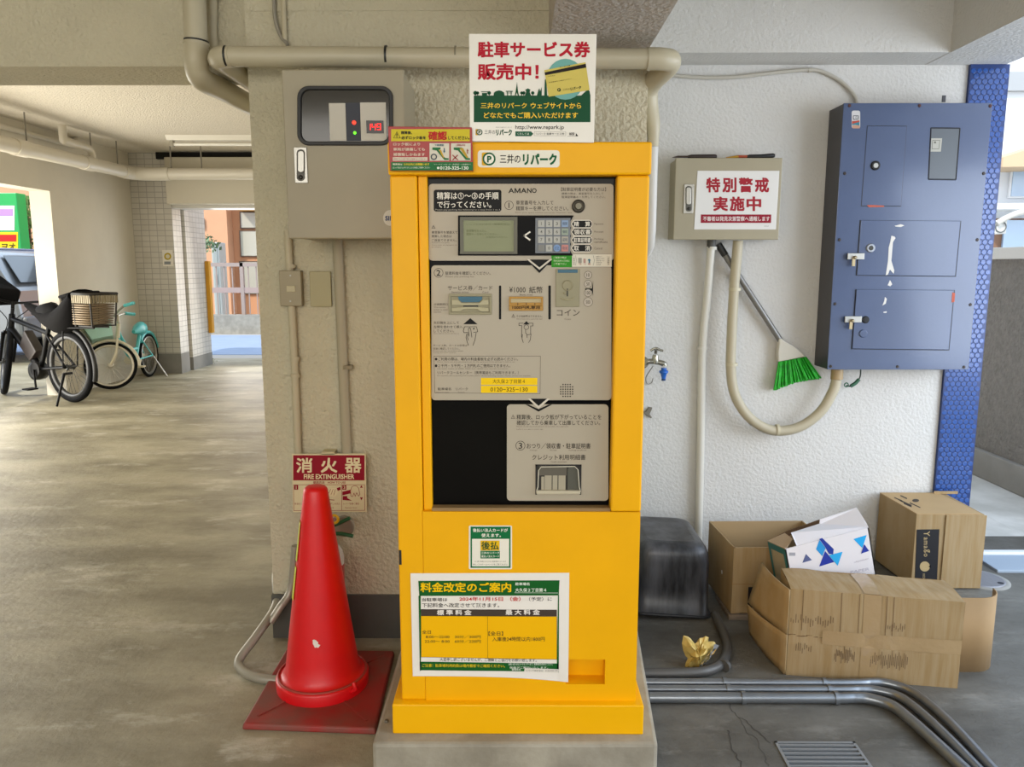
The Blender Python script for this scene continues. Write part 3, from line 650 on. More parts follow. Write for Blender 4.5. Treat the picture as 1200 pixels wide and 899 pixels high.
# tariff notice
S3 = crop(480, 665, 6.316)
t3 = thing('tariff_notice', 'white, green and yellow paper tariff notice taped on the lower front of the yellow machine', 'notice', A(573, 799, FM - .003))
m = M(); NX, NY = 14, 8
def ncorner(u, v):
    a = (6 + (1182 - 6) * u, 44 + (40 - 44) * u); b = (24 + (1174 - 24) * u, 805 + 45 * u ** 3)
    return a[0] + (b[0] - a[0]) * v, a[1] + (b[1] - a[1]) * v
vs = []
for j in range(NY + 1):
    for i in range(NX + 1):
        u, v = i / NX, j / NY; q = S3(*ncorner(u, v)); Y = FM - .0012 - (.003 * max(0, (u - .945) / .055) ** 2 * v ** 2)
        vs.append(A(q[0], q[1], Y))
m.faces(vs, [(j * (NX + 1) + i, (j + 1) * (NX + 1) + i, (j + 1) * (NX + 1) + i + 1, j * (NX + 1) + i + 1) for j in range(NY) for i in range(NX)], False)
pp = obj('sheet', m, mat('paper_white', 'E9E2D8', .6), t3); sm_ = pp.modifiers.new('thickness', 'SOLIDIFY'); sm_.thickness = .0004; sm_.offset = 1
P = Print(FM - .0022, S3, .0004); G2 = '#145A22'; DK = '#2A2420'
P.poly(G2, [(64, 100), (72, 212), (1104, 208), (1110, 96)], 0); P.text('#F2C200', '料金改定のご案内', 80, 112, 752, 184, 1, .03)
P.text('#E6EBDC', '駐車場名', 782, 112, 888, 134, 1, .02); P.text('#E6EBDC', '大久保２丁目第４', 782, 154, 1012, 182, 1, .02); P.line('#E6EBDC', [(778, 188), (1098, 190)], 2.5, 1)
P.poly(G2, [(66, 210), (76, 765), (84, 765), (82, 210)], 0); P.poly(G2, [(1098, 205), (1090, 780), (1104, 780), (1106, 205)], 0)
P.text(DK, '当駐車場は', 90, 226, 280, 252, 0, .008); P.text('#C22A1E', '2024年11月15日 （金）', 368, 218, 822, 250, 0, .02); P.text(DK, '（予定）に', 884, 220, 1054, 250, 0, .008)
P.text(DK, '下記料金へ改定させて頂きます。', 92, 264, 664, 296, 0, .008)
P.poly('#463C34', [(82, 310), (84, 360), (1090, 362), (1090, 314)], 0); P.text('#E9E2D8', '標 準 料 金', 202, 314, 458, 354, 1, .03); P.text('#E9E2D8', '最 大 料 金', 710, 312, 964, 352, 1, .03)
P.poly('#F0B400', [(84, 360), (86, 664), (1090, 682), (1090, 364)], 0); P.line('#7A5A10', [(577, 362), (579, 672)], 2.5, 1); P.line('#7A5A10', [(84, 360), (1090, 364), (1090, 682), (86, 664)], 2.5, 1, True)
P.text(DK, '全日', 92, 466, 158, 492, 1, .006); P.text(DK, '8:00～22:00　30分／300円', 120, 502, 526, 526, 1, .006); P.text(DK, '22:00～ 8:00　60分／220円', 112, 535, 526, 560, 1, .006)
P.text(DK, '【全日】', 584, 474, 692, 506, 1, .01); P.text(DK, '入庫後24時間以内1800円', 612, 514, 1000, 548, 1, .006)
P.text(DK, '大変申し訳ございませんが、ご理解とご協力をお願い致します。', 224, 668, 940, 694, 0, .004, skew=6)
P.poly(G2, [(74, 698), (76, 762), (850, 770), (1104, 780), (1104, 712)], 0); P.text('#E2C01E', 'ご注意：駐車場利用約款は場内看板でご確認ください。', 92, 714, 706, 738, 1, .008, skew=4)
P.text('#E6EBDC', 'お問い合わせはコールセンターまで、駐車場名をお伝えください。', 732, 708, 1060, 726, 1, .004); P.text('#E6EBDC', '係員がご案内いたします。', 740, 734, 1025, 750, 1, .004); P.text('#E6EBDC', '管理会社', 756, 748, 824, 764, 1, .01)
P.poly('#DED8CC', [(852, 746), (848, 770), (1102, 782), (1104, 754)], 1); P.text('#6A645C', 'リパーク株式会社　0120-325-130', 862, 758, 1096, 772, 2, 0)
P.done(t3)

# ------------------------------------------------------------------ things on the pillar
grey_box = mat('box_greige', '9C937B', .42, var=.04, vscale=4)
steel = mat('steel', 'A5A39C', .36, .9); rubber = mat('rubber_black', '141414', .5)
YB = 2.24
q0, q1 = A(328, 86, YB), A(476, 280, YB)
xl_, xr_ = A(333.5, 180, YB).x, A(475, 180, YB).x; zb_, zt_ = A(400, 280, YB).z, A(400, 81, YB).z
cb = thing('control_box', 'greige wall cabinet with a rounded window and red digital display on the pillar', 'control box', ((xl_ + xr_) / 2, 2.36, zb_))
obj('body', M().box(xl_ + .004, xr_ - .002, YB + .022, YP, zb_ + .004, zt_ - .004), grey_box, cb, bevel=.004)
dr = obj('door', M().box(xl_, xr_, YB, YB + .020, zb_, zt_), grey_box, cb, bevel=.004)
K3 = crop(300, 60, 2.497)
ro = rr(120, 101, 400, 275, 34, 8); ri = rr(131, 112, 389, 264, 26, 8)
m = M(); n = len(ro); vo = [A(*K3(*p), YB - .008) for p in ro]; vi = [A(*K3(*p), YB - .008) for p in ri]; off = Vector((0, .009, 0))
m.faces(vo + vi + [p + off for p in vo] + [p + off for p in vi], [q for i in range(n) for j in [(i + 1) % n] for q in ((i, j, n + j, n + i), (i, 2 * n + i, 2 * n + j, j), (n + i, n + j, 3 * n + j, 3 * n + i))])
wf = obj('window_gasket', m, rubber, dr, bevel=.002)
obj('window_pane', M().ppoly([K3(*p) for p in ri], YB - .001, .0006), mat('window_dark', '211E19', .1), dr)
m = M().pbox(215, 152, 263, 262, YB - .003, .0015, K3); m.pbox(306, 150, 381, 262, YB - .003, .0015, K3); obj('display_plate', m, mat('unit_white', 'C2BEB2', .5), dr)
obj('display_stripe', M().pbox(264, 151, 305, 262, YB - .003, .0015, K3), mat('unit_navy', '1E2434', .5), dr)
obj('red_lamp', M().ball(A(*K3(287, 209), YB - .004), .0052), mat('lamp_red', 'FF3020', .3, emit=1.5), dr)
obj('green_lamp', M().ball(A(*K3(289, 239), YB - .004), .004), mat('lamp_green', '50E020', .3, emit=1.6), dr)
dd = obj('digital_display', M().pbox(323, 203, 373, 240, YB - .006, .003, K3), mat('display_case', '1A1012', .3), dr)
seg = {'1': 'bc', '4': 'fgbc', '9': 'abcdfg'}; m = M()
def segs(ch, x, y, w_, h_):
    L = {'a': [(x, y), (x + w_, y)], 'b': [(x + w_, y), (x + w_, y + h_ / 2)], 'c': [(x + w_, y + h_ / 2), (x + w_, y + h_)], 'd': [(x, y + h_), (x + w_, y + h_)], 'e': [(x, y + h_ / 2), (x, y + h_)], 'f': [(x, y), (x, y + h_ / 2)], 'g': [(x, y + h_ / 2), (x + w_, y + h_ / 2)]}
    for s_ in seg[ch]:
        (a, b), (c, d) = L[s_]; t = .95
        m.ppoly([K3(min(a, c) - t, min(b, d) - t), K3(min(a, c) - t, max(b, d) + t), K3(max(a, c) + t, max(b, d) + t), K3(max(a, c) + t, min(b, d) - t)], YB - .0066)
segs('1', 327, 213, 8, 17); segs('4', 340, 213, 9, 17); segs('9', 355, 213, 9, 17)
obj('digits', m, mat('digit_red', 'F01414', .4, emit=1.3), dd)
def latch(parent, bx, Y, cr):
    h = obj('latch', M().pbox(*bx, Y - .004, .004, cr), steel, parent, bevel=.001)
    x0, y0, x1, y1 = bx; w_ = x1 - x0; hh = y1 - y0
    m = M(); m.ppoly([cr(*p) for p in rr(x0 + w_ * .18, y0 + hh * .06, x1 - w_ * .18, y1 - hh * .06, w_ * .28)], Y - .0045, .001); obj('latch_recess', m, mat('latch_shadow', '57554E', .5), h)
    m = M(); m.ppoly([cr(*p) for p in rr(x0 + w_ * .26, y0 + hh * .1, x1 - w_ * .26, y1 - hh * .3, w_ * .2)], Y - .010, .007); obj('latch_handle', m, steel, h, bevel=.0012)
    c = A(*cr((x0 + x1) / 2, y1 - hh * .16), Y - .0045); obj('keyhole', M().lathe(c, [(.006, 0), (.006, -.002), (.002, -.0025)], 16, 'y'), mat('key_dark', '3A3832', .4, .6), h)
latch(dr, (112, 281, 150, 386), YB, K3)
P = Print(YB, K3); P.disc('#CFCBC0', 392, 488, 20, 0, 23); P.text('#2A3A6A', 'SIN', 378, 482, 404, 496, 1, .04); P.done(dr, name='round_sticker')
# switch plates
def plate_box(name, label, bx, dep, col, btn):
    a = A(bx[0], bx[1], YP - dep); b = A(bx[2], bx[3], YP - dep)
    t = thing(name, label, 'wall plate', ((a.x + b.x) / 2, YP - dep / 2, b.z))
    obj('plate', M().pbox(*bx, YP - dep, dep), mat('plate_' + col, col, .45, .25 if btn else 0), t, bevel=.002)
    if btn:
        cx, cy = (bx[0] + bx[2]) / 2, (bx[1] + bx[3]) / 2
        obj('push_button', M().pbox(cx - 4.5, cy - 3, cx + 5.5, cy + 4, YP - dep - .003, .004), mat('button_cream', 'B9AE8A', .4), t, bevel=.001)
        for sy in (bx[1] + 6, bx[3] - 6): obj('screw', M().lathe(A(cx, sy, YP - dep), [(.003, 0), (.0024, -.0012)], 12, 'y'), steel, t)
plate_box('switch_plate', 'square metallic brown switch plate with a centre button on the pillar', (327.5, 317, 353, 359), .03, '8D8268', True)
plate_box('blank_plate', 'plain beige blank cover plate to the right of the brown switch plate', (363, 318, 388, 359.5), .010, 'A59B72', False)
# conduits on the pillar
cream = mat('conduit_cream', 'B8AE92', .5); cream_d = mat('conduit_flex', 'A89E84', .55)
def run(name, label, pts, r, ma, cat='conduit', n=12, clips=(), clipm=None, smoothk=0):
    P_ = spline(pts, smoothk) if smoothk else [Vector(p) for p in pts]
    lo = min(P_, key=lambda p: p.z)
    t = thing(name, label, cat, lo); obj('tube', M().tube(P_, r, n), ma, t)
    for c, d in clips:
        c = Vector(c); d = Vector(d).normalized(); obj('clip', M().tube([c - d * .006, c + d * .006], r * 1.28 if not isinstance(r, list) else r[0] * 1.28, n), clipm or ma, t)
    return t
c1 = A(340, 281, YP - .014)
ya = YP - .015
run('wall_conduit', 'thin cream conduit running down the pillar below the greige cabinet behind the switch plate', [A(337, 270, ya), A(341, 345, ya), A(345, 420, ya), A(349.5, 535, ya), A(350, 555, ya)], .0125, cream, clips=[(A(340.5, 312, ya), (0, 0, 1)), (A(345.5, 420, ya), (0, 0, 1)), (A(346, 440, ya), (0, 0, 1))])
def corrug(pts, r, pitch=.006, amp=.0012):
    P_ = spline(pts, 60); out = [P_[0]]; acc = 0
    L = 0
    for a, b in zip(P_, P_[1:]):
        d = (b - a).length; L += d
        while acc + pitch / 2 <= L: acc += pitch / 2; out.append(a + (b - a) * max(0, min(1, 1 - (L - acc) / d)))
    return out, [r + (amp if i % 2 else -amp) for i in range(len(out))]
yb2 = YP - .018
P_, R_ = corrug([A(395, 275, yb2), A(398, 340, yb2), A(401.5, 420, yb2), A(405, 500, yb2), A(407.5, 560, yb2)], .0165)
run('flexible_conduit', 'wider ribbed cream conduit running down the pillar beside the yellow machine', P_, R_, cream_d, clips=[(A(407, 430, yb2), (0, 0, 1))], clipm=mat('clip_tan', '857A5E', .5))
# conduit loop at the foot of the pillar
gal = mat('conduit_grey', 'A39E90', .42, .35)
Pz = [Vector((XL - .016, 2.80, .30)), Vector((XL - .016, 2.58, .20)), A(324, 707, 2.47), G(303, 742, .08), G(281, 772, .03), G(283, 784, .016), G(297, 793, .014), G(318, 797, .014), G(360, 799, .014)]
run('floor_conduit', 'grey conduit bending down to the floor at the foot of the pillar behind the cone', Pz, .0145, gal, smoothk=8)
Pz = [A(346, 640, 2.455), A(341, 690, 2.45), A(328, 712, 2.42), A(317, 729, 2.40)]
run('conduit_stub', 'short grey conduit stub ending beside the pillar corner, above the bent one', Pz, .0135, gal, smoothk=6)
# extinguisher sign
S4 = crop(335, 525, 5.14)
YS4 = YP - .042
t4, _ = board('extinguisher_sign', 'red and cream fire extinguisher sign on the pillar above the cone tip', 'sign', [(36, 36), (42, 388), (486, 386), (480, 34)], YS4, .004, mat('sign_cream', 'D8CCA4', .5), S4)
obj('hanger', M().pbox(215, 24, 292, 40, YS4, .0415, S4), mat('hanger_clear', 'C0B690', .4), t4)
P = Print(YS4, S4, .0005); R2 = '#8E1026'; CR = '#E2D6AE'
P.rect(R2, 44, 44, 474, 196, 0); P.text(CR, '消', 62, 60, 160, 150, 1, .03); P.text(CR, '火', 210, 60, 310, 150, 1, .03); P.text(CR, '器', 355, 60, 455, 150, 1, .03); P.text(CR, 'FIRE EXTINGUISHER', 108, 158, 412, 188, 1, .035)
P.text(R2, '使用方法　HOW TO USE', 164, 200, 360, 216, 0, .02)
P.line(R2, [(46, 222), (474, 222), (476, 376), (48, 378)], 2.4, 0, True); P.line(R2, [(192, 222), (192, 376)], 2.4); P.line(R2, [(336, 222), (336, 376)], 2.4)
for i, x_ in enumerate((50, 196, 340)): P.rect(R2, x_, 224, x_ + 24, 252, 1); P.text(CR, '123'[i], x_ + 7, 228, x_ + 17, 248, 2, .02)
P.poly(R2, [(214, 280), (222, 296), (330, 252), (328, 234)], 1); P.poly(CR, [(248, 268), (260, 292), (300, 290), (316, 268), (305, 240), (275, 244)], 2); P.line(R2, [(256, 276), (270, 250)], 2.5, 3); P.line(R2, [(272, 282), (284, 250)], 2.5, 3); P.line(R2, [(288, 284), (298, 250)], 2.5, 3)
P.line(R2, [(246, 296), (262, 312), (290, 314)], 4, 2)
P.poly(R2, [(340, 264), (340, 286), (392, 274), (388, 252)], 1); P.poly(R2, [(342, 290), (342, 314), (398, 318), (370, 302), (370, 290)], 1)
P.line(R2, [(392, 290), (388, 262), (396, 236), (406, 230), (416, 228), (430, 232), (438, 244), (446, 280), (438, 290), (426, 270), (418, 292), (410, 272), (402, 294)], 2.6, 2, True)
P.poly(R2, [(455, 224), (446, 240), (464, 240)], 1); P.poly(R2, [(455, 316), (446, 298), (464, 298)], 1)
for i, x_ in enumerate((204, 346)):
    P.text(R2, ('ホースをはずし火元に', 'レバーを強く握る')[i], x_, 330, x_ + (124 if i == 0 else 96), 342, 1, .002); P.text(R2, ('ノズルを向ける', 'Squeeze lever')[i], x_ + 10, 356, x_ + 84, 366, 1, .002)
P.text(R2, '安全ピンを引く', 52, 330, 140, 342, 1, .002)
P.done(t4)
# fire extinguisher
fx = A(384, 660, 2.415); fl_ = Vector((fx.x, 2.415, 0)); RE = .0535
fe = thing('fire_extinguisher', 'silver and red fire extinguisher with green levers behind the red cone', 'fire extinguisher', fl_)
zs = A(384, 668, 2.415 - RE).z
red_g = mat('extinguisher_red', 'A81418', .3, coat=.3); silver = mat('extinguisher_silver', 'D2CDC2', .35, .1)
obj('cylinder', M().lathe(fl_, [(RE - .006, 0), (RE, .008), (RE, zs)], 32), red_g, fe)
ztop = A(384, 638, 2.415).z
obj('shoulder', M().lathe(fl_, [(RE, zs), (RE, ztop - .045), (RE * .93, ztop - .025), (RE * .75, ztop - .009), (RE * .4, ztop), (.018, ztop + .004), (.018, ztop + .018)], 32), silver, fe)
nk = fl_ + Vector((.004, 0, ztop + .018)); blk = mat('black_plastic', '1A1A1A', .4); grn = mat('lever_green', '1C5A34', .4)
hd_ = obj('valve', M().lathe(nk, [(.015, 0), (.015, .03), (.010, .035), (.010, .05)], 16), blk, fe)
za = A(400, 627, 2.34).z
obj('carry_lever', M().tube([A(388, 625.5, 2.35), A(400, 625.5, 2.35), A(414, 628.5, 2.35)], .0065, 8), grn, fe)
obj('squeeze_lever', M().tube([A(388, 617, 2.35), A(398, 613, 2.35), A(410, 607, 2.35)], .0062, 8), grn, fe)
gc = A(402.5, 617, 2.39)
obj('pressure_dial', M().lathe(gc, [(.034, .012), (.036, 0), (.032, -.006), (.030, -.002)], 32, 'y'), mat('dial_grey', '8F8A7A', .35, .4), fe)
pn = obj('safety_pin', M().torus(A(391.5, 608.5, 2.325), .0125, .0045, 'y', 28, 8), mat('pin_yellow', 'D9B41A', .4), fe)
obj('pin_stem', M().lathe(A(391.5, 608.5, 2.325), [(.005, 0), (.005, .03)], 12, 'y'), steel, fe)
obj('hose', M().tube(spline([nk + Vector((-.01, -.01, .03)), nk + Vector((-.05, -.02, .03)), fl_ + Vector((-.075, -.02, ztop - .06)), fl_ + Vector((-.07, -.01, .2)), fl_ + Vector((-.06, -.01, .12))], 8), .008, 10), blk, fe)
# traffic cone
cred = mat('cone_red', 'DC0612', .42, coat=.08, var=.06, vscale=14); cdust = mat('cone_base_red', '97241F', .55, col2='7A4236', vscale=9, detail=8)
pc = [G(283, 856, 0), G(441, 862, 0), G(463, 768, 0), G(335, 766, 0)]
cc = (pc[0] + pc[1] + pc[2] + pc[3]) / 4
ct = A(368.5, 569, 2.16)
cone = thing('traffic_cone', 'red traffic cone on a square base in front of the pillar', 'traffic cone', (cc.x, cc.y, 0))
cx_, cy_ = ct.x + .004, 2.155
hb = .019
bs_ = M()
def slab(pts, z0, z1, inset):
    ce = sum((Vector(p) for p in pts), Vector()) / len(pts)
    return [Vector((p[0], p[1], z0)) for p in pts], [Vector((ce.x + (p[0] - ce.x) * (1 - inset), ce.y + (p[1] - ce.y) * (1 - inset), z1)) for p in pts]
lo_, hi_ = slab(pc, 0, hb, .02)
bs_.hexa(lo_ + hi_); obj('base', bs_, cdust, cone, bevel=.006, seg=3)
m = M()
for k in range(4):
    d = (hi_[k] - Vector((cx_, cy_, hb))); d.z = 0; L = d.length; d = d.normalized(); n_ = Vector((-d.y, d.x, 0)) * .004
    p1 = Vector((cx_, cy_, hb)) + d * .135; p2 = Vector((cx_, cy_, hb)) + d * (L - .045)
    m.prism([p1 - n_, p2 - n_, p2 + n_, p1 + n_], (0, 0, .002))
obj('base_ribs', m, cdust, cone)
zc = ct.z
Rb = .108
prof = [(.135, hb - .002), (.1365, hb + .030), (.132, hb + .037), (.121, hb + .038), (.115, hb + .045), (Rb, hb + .055)]
for i in range(1, 12):
    t = i / 11; prof.append((Rb + (.0345 - Rb) * t, hb + .055 + (zc - hb - .055 - .012) * t))
prof += [(.032, zc - .006), (.026, zc - .001), (.012, zc + .001), (.002, zc + .001)]
obj('body', M().lathe((cx_, cy_, 0), prof, 64), cred, cone)
obj('collar_ring', M().torus((cx_, cy_, hb + .038), .1285, .004, 'z', 64, 8), mat('cone_collar', 'A23A30', .5), cone)
def conept(a, z, e=.0012):
    t = (z - hb - .055) / (zc - hb - .067); r_ = Rb + (.0345 - Rb) * t + e
    return Vector((cx_ + r_ * math.cos(a), cy_ + r_ * math.sin(a), z))
m = M()
for i in range(14):
    z0_, z1_ = .30 + i * .0165, .30 + (i + 1) * .0165
    if i in (6,): continue
    for j in range(6):
        a0_, a1_ = PI * (.985 + j * .05), PI * (.985 + (j + 1) * .05)
        a0_ -= .28; a1_ -= .28
        m.face([conept(a0_, z0_, .0022), conept(a1_, z0_, .0022), conept(a1_, z1_, .0022), conept(a0_, z1_, .0022)][::-1], True)
obj('reflective_strip', m, mat('strip_yellow', 'C9C81E', .4), cone)
m = M(); za = A(376, 757, 2.05).z; aa = math.atan2(-1, .08)
for (du, dz_, w_, h_) in ((0, 0, .014, .02), (.006, -.006, .012, .010), (-.004, .008, .008, .008)):
    a_m = aa + du / .09
    pts = [conept(a_m + w_ / .09 * .5 * math.cos(t) * (1 + .25 * math.sin(3 * t)), za + dz_ + h_ / 2 * math.sin(t) * (1 + .2 * math.cos(4 * t)), .0015 + .0003 * du * 100) for t in [2 * PI * q / 14 for q in range(14)]]
    m.face(pts)
obj('sticker_remnant', m, mat('remnant_white', 'E6DDD2', .6), cone)
obj('hook', M().tube([Vector((cx_ + .105, cy_ - .085, hb + .02)), Vector((cx_ + .120, cy_ - .095, hb + .035)), Vector((cx_ + .112, cy_ - .088, hb + .05))], .006, 8), cred, cone)
# big drain pipes at the top of the pillar
pvc = mat('pvc_cream', 'B9B096', .42, var=.05, vscale=5)
YH = 2.36; rp_ = .0285
pa, pb = A(252, 66, YH), A(770, 69, YH)
hp = thing('drain_pipe', 'long cream drain pipe running horizontally across the pillar above the greige cabinet', 'pipe', pa)
el = [pa + Vector((.02, .14, -.012)), pa + Vector((.0, .06, -.004)), pa + Vector((.012, .014, 0)), pa + Vector((.045, 0, 0))]
endp = A(288, 98, 2.9)
obj('tube', M().tube([pa + Vector((.04, 0, 0)), pb], rp_, 24), pvc, hp)
e1 = spline([Vector((pa.x + .005, 3.35, pa.z)), Vector((pa.x, YH + .12, pa.z)), pa + Vector((.0, .04, 0)), pa + Vector((.014, .008, 0)), pa + Vector((.05, 0, 0))], 8)
obj('elbow', M().tube(e1, rp_ * 1.08, 20), pvc, hp)
e2 = spline([pb + Vector((-.03, 0, 0)), pb + Vector((.02, .005, 0)), pb + Vector((.045, .04, -.005)), Vector((pb.x + .005, YH + .17, pb.z - .05)), Vector((XR + .03, YH + .19, pb.z - .16)), Vector((XR + .03, YH + .19, pb.z - .22))], 8)
obj('elbow', M().tube(e2, [rp_ * 1.1] * (len(e2) - 14) + [rp_ * 1.05 - .011 * min(1, i / 8) for i in range(14)], 20), pvc, hp)
for px_ in (453, 534): obj('joint_ring', M().tube([A(px_ - 1, 66, YH), A(px_ + 1, 66, YH)], rp_ * 1.015, 24), mat('joint_grey', '7F7864', .5), hp)
for px_ in (266, 453): obj('cable_tie', M().tube([A(px_ - 1.3, 66, YH), A(px_ + 1.3, 66, YH)], rp_ * 1.06, 24), blk, hp)
run('down_pipe', 'pale vertical pipe along the right edge of the pillar behind the yellow machine', [Vector((XR + .03, YH + .19, pb.z - .2205)), Vector((XR + .03, YH + .19, 1.38)), Vector((XR + .03, YH + .21, 1.33)), Vector((XR + .03, YH + .26, 1.31)), Vector((XR + .03, YW - .001, 1.31))], .019, mat('pipe_pale', 'C6C4BE', .45), 'pipe', 16)
YV = 2.425
va, vb = A(230, 0, YV), A(230, 78, YV)
vp = thing('vertical_pipe', 'thick cream vertical drain pipe in the top left with an elbow going back', 'pipe', vb)
obj('tube', M().tube([va + Vector((0, 0, .5)), A(230, 52, YV)], .0335, 24), pvc, vp)
e3 = spline([A(230, 50, YV), A(230, 74, YV), A(236, 92, YV + .05), A(262, 106, YV + .25), A(290, 121, YV + .46), A(300, 127, YV + .8)], 8)
obj('elbow', M().tube(e3, .035, 20), pvc, vp)
obj('joint_ring', M().tube([A(230, 50, YV), A(230, 53, YV)], .0375, 24), pvc, vp)
obj('cable_tie', M().tube([A(230, 47.5, YV), A(230, 49.5, YV)], .036, 24), blk, vp)
run('small_pipe', 'thin cream pipe behind the thick vertical drain pipe in the top left', [A(250, -60, 2.50), A(249, 40, 2.50), A(252, 62, 2.50)], .014, pvc, 'pipe')
run('cable_conduit', 'thin grey cable curving down onto the horizontal drain pipe near the greige cabinet', [A(322, -60, YP - .012), A(321, 0, YP - .012), A(323, 25, YP - .012), A(329, 42, YP - .012), A(337, 52, YP - .02)], .006, mat('cable_grey', '8F897A', .5), 'cable', 10, smoothk=6)
run('cable_conduit', 'straight pale conduit beside the curving cable at the top of the pillar', [A(331, -60, YP - .012), A(332, 0, YP - .012), A(334, 55, YP - .012)], .008, cream, 'conduit')

# ------------------------------------------------------------------ things on the white wall
# small cabinet with the alert notice
Y2 = YW - .13
K8 = crop(780, 170, 7.493)
xl2, xr2 = A(790.5, 230, Y2).x, A(915, 230, Y2).x; zb2, zt2 = A(850, 281, Y2).z, A(850, 185, Y2).z
g2 = thing('alarm_box', 'small greige wall cabinet with a silver latch carrying the alert notice', 'wall cabinet', ((xl2 + xr2) / 2, YW - .06, zb2))
obj('body', M().box(xl2 + .004, xr2 - .004, Y2 + .018, YW, zb2 + .004, zt2 - .003), grey_box, g2, bevel=.003)
d2 = obj('door', M().box(xl2, xr2, Y2, Y2 + .016, zb2, zt2), grey_box, g2, bevel=.003)
latch(d2, (160, 344, 246, 600), Y2, K8)
obj('cable_gland', M().cyl((A(834, 281, YW - .05).x, YW - .05, zb2 + .002), (A(834, 281, YW - .05).x, YW - .05, zb2 - .03), .018), mat('gland_grey', '4E4C48', .5), g2)
t5, b5 = board('alert_notice', 'white laminated notice with red characters stuck on the small greige wall cabinet', 'notice', [(280, 226), (250, 742), (968, 742), (1000, 226)], Y2 - .002, .0015, mat('laminate_white', 'DDDBD8', .12, coat=.8), K8)
P = Print(Y2 - .002, K8, .0004); R3 = '#9C2430'
for i, t in enumerate('特別警戒'): P.text(R3, t, 356 + i * 143, 286, 480 + i * 143, 416, 0, .05)
for i, t in enumerate('実施中'): P.text(R3, t, 418 + i * 146, 452, 548 + i * 146, 580, 0, .05)
P.poly('#8E1C2E', [(310, 610), (308, 684), (926, 684), (928, 610)], 0); P.text('#DDD3D0', '不審者は発見次第警察へ通報します', 328, 626, 914, 668, 1, .02); P.text('#6A6460', '防犯協会', 866, 708, 906, 716, 0, 0); P.done(t5)
# tools lying on the cabinet
zt_m = zt2
def tool(name, label, px0, px1, hcol, bcol, flip=False, tail=None):
    a = A(px0, 180, Y2 + .035); b = A(px1, 180, Y2 + .035)
    t = thing(name, label, 'tool', ((a.x + b.x) / 2, Y2 + .035, zt_m)); r_ = .0088
    L = b.x - a.x; zz = zt_m + r_ + .0005
    hx0, hx1 = (a.x + L * .35, b.x) if not flip else (a.x + L * .42, b.x)
    obj('handle', M().tube([(hx0, Y2 + .035, zz), (hx0 + .012, Y2 + .035, zz), ((hx0 + hx1) / 2, Y2 + .035, zz), (hx1 - .006, Y2 + .035, zz + (.004 if flip else 0)), (hx1, Y2 + .035, zz + (.004 if flip else 0))], [.005, .008, r_, r_, .006], 12), mat('tool_' + hcol, hcol, .5), t)
    if tail:
        obj('ferrule', M().tube([(a.x + L * .24, Y2 + .035, zz), (hx0 + .002, Y2 + .035, zz)], .0055, 10), mat('tool_' + tail, tail, .5), t)
        obj('bristles', M().tube([(a.x, Y2 + .035, zz - .005), (a.x + L * .25, Y2 + .035, zz)], [.0028, .006], 10), mat('tool_' + bcol, bcol, .6), t)
    else:
        obj('blade', M().tube([(a.x, Y2 + .035, zz - .003), (a.x + L * .12, Y2 + .035, zz), (hx0 + .002, Y2 + .035, zz)], [.001, .004, .004], 10), mat('tool_' + bcol, bcol, .5), t)
tool('screwdriver', 'dark brown handled tool lying on top of the small greige cabinet, at its latch side', 788, 840, '2A1C16', '3A2A20')
tool('screwdriver', 'black handled tool with a yellow shaft lying on top of the small greige cabinet', 851, 908, '141414', 'B88A1E', True, 'A8441E')
# conduits from the cabinet
white_p = mat('pipe_white', 'CFCBC0', .45)
yw1 = YW - .022
run('white_conduit', 'straight white conduit down the white wall under the small greige cabinet', [Vector((A(834, 282, YW - .05).x, YW - .05, zb2 - .02)), A(832.5, 300, YW - .045), A(829, 345, yw1 - .01), A(825, 385, yw1), A(822.5, 430, yw1), A(821.5, 500, yw1), A(819.5, 590, yw1), Vector((A(819, 620, yw1).x, yw1, .02))], .0165, white_p, smoothk=6, clips=[(A(823, 408, yw1), (0, 0, 1)), (A(834, 291, YW - .048), (0, 0, 1))])
yw2 = YW - .068
pts = [Vector((A(865, 282, yw2).x, yw2, zb2 - .001)), A(863.5, 300, yw2), A(860.5, 335, yw2), A(857.5, 390, yw2), A(856.5, 432, yw2), A(861, 462, yw2), A(875, 486, yw2), A(895, 501, yw2), A(916, 505, yw2), A(940, 499, yw2), A(962, 482, yw2), A(976, 459, yw2), Vector((A(981, 434, yw2).x, yw2, A(1050, 433, YW - .14).z - .051))]
P_, R_ = corrug(pts, .0205, .0085, .0012)
run('looped_conduit', 'ribbed beige conduit looping in a U from small cabinet to slate blue panel', P_, R_, mat('flex_beige', 'B7AD94', .5), clips=[(A(861, 339, yw2), (0, 0, 1)), (A(857.5, 427, yw2), (0, 0, 1)), (A(911, 504, yw2), (1, 0, 0))], clipm=mat('clip_cream', 'C2B99E', .45))
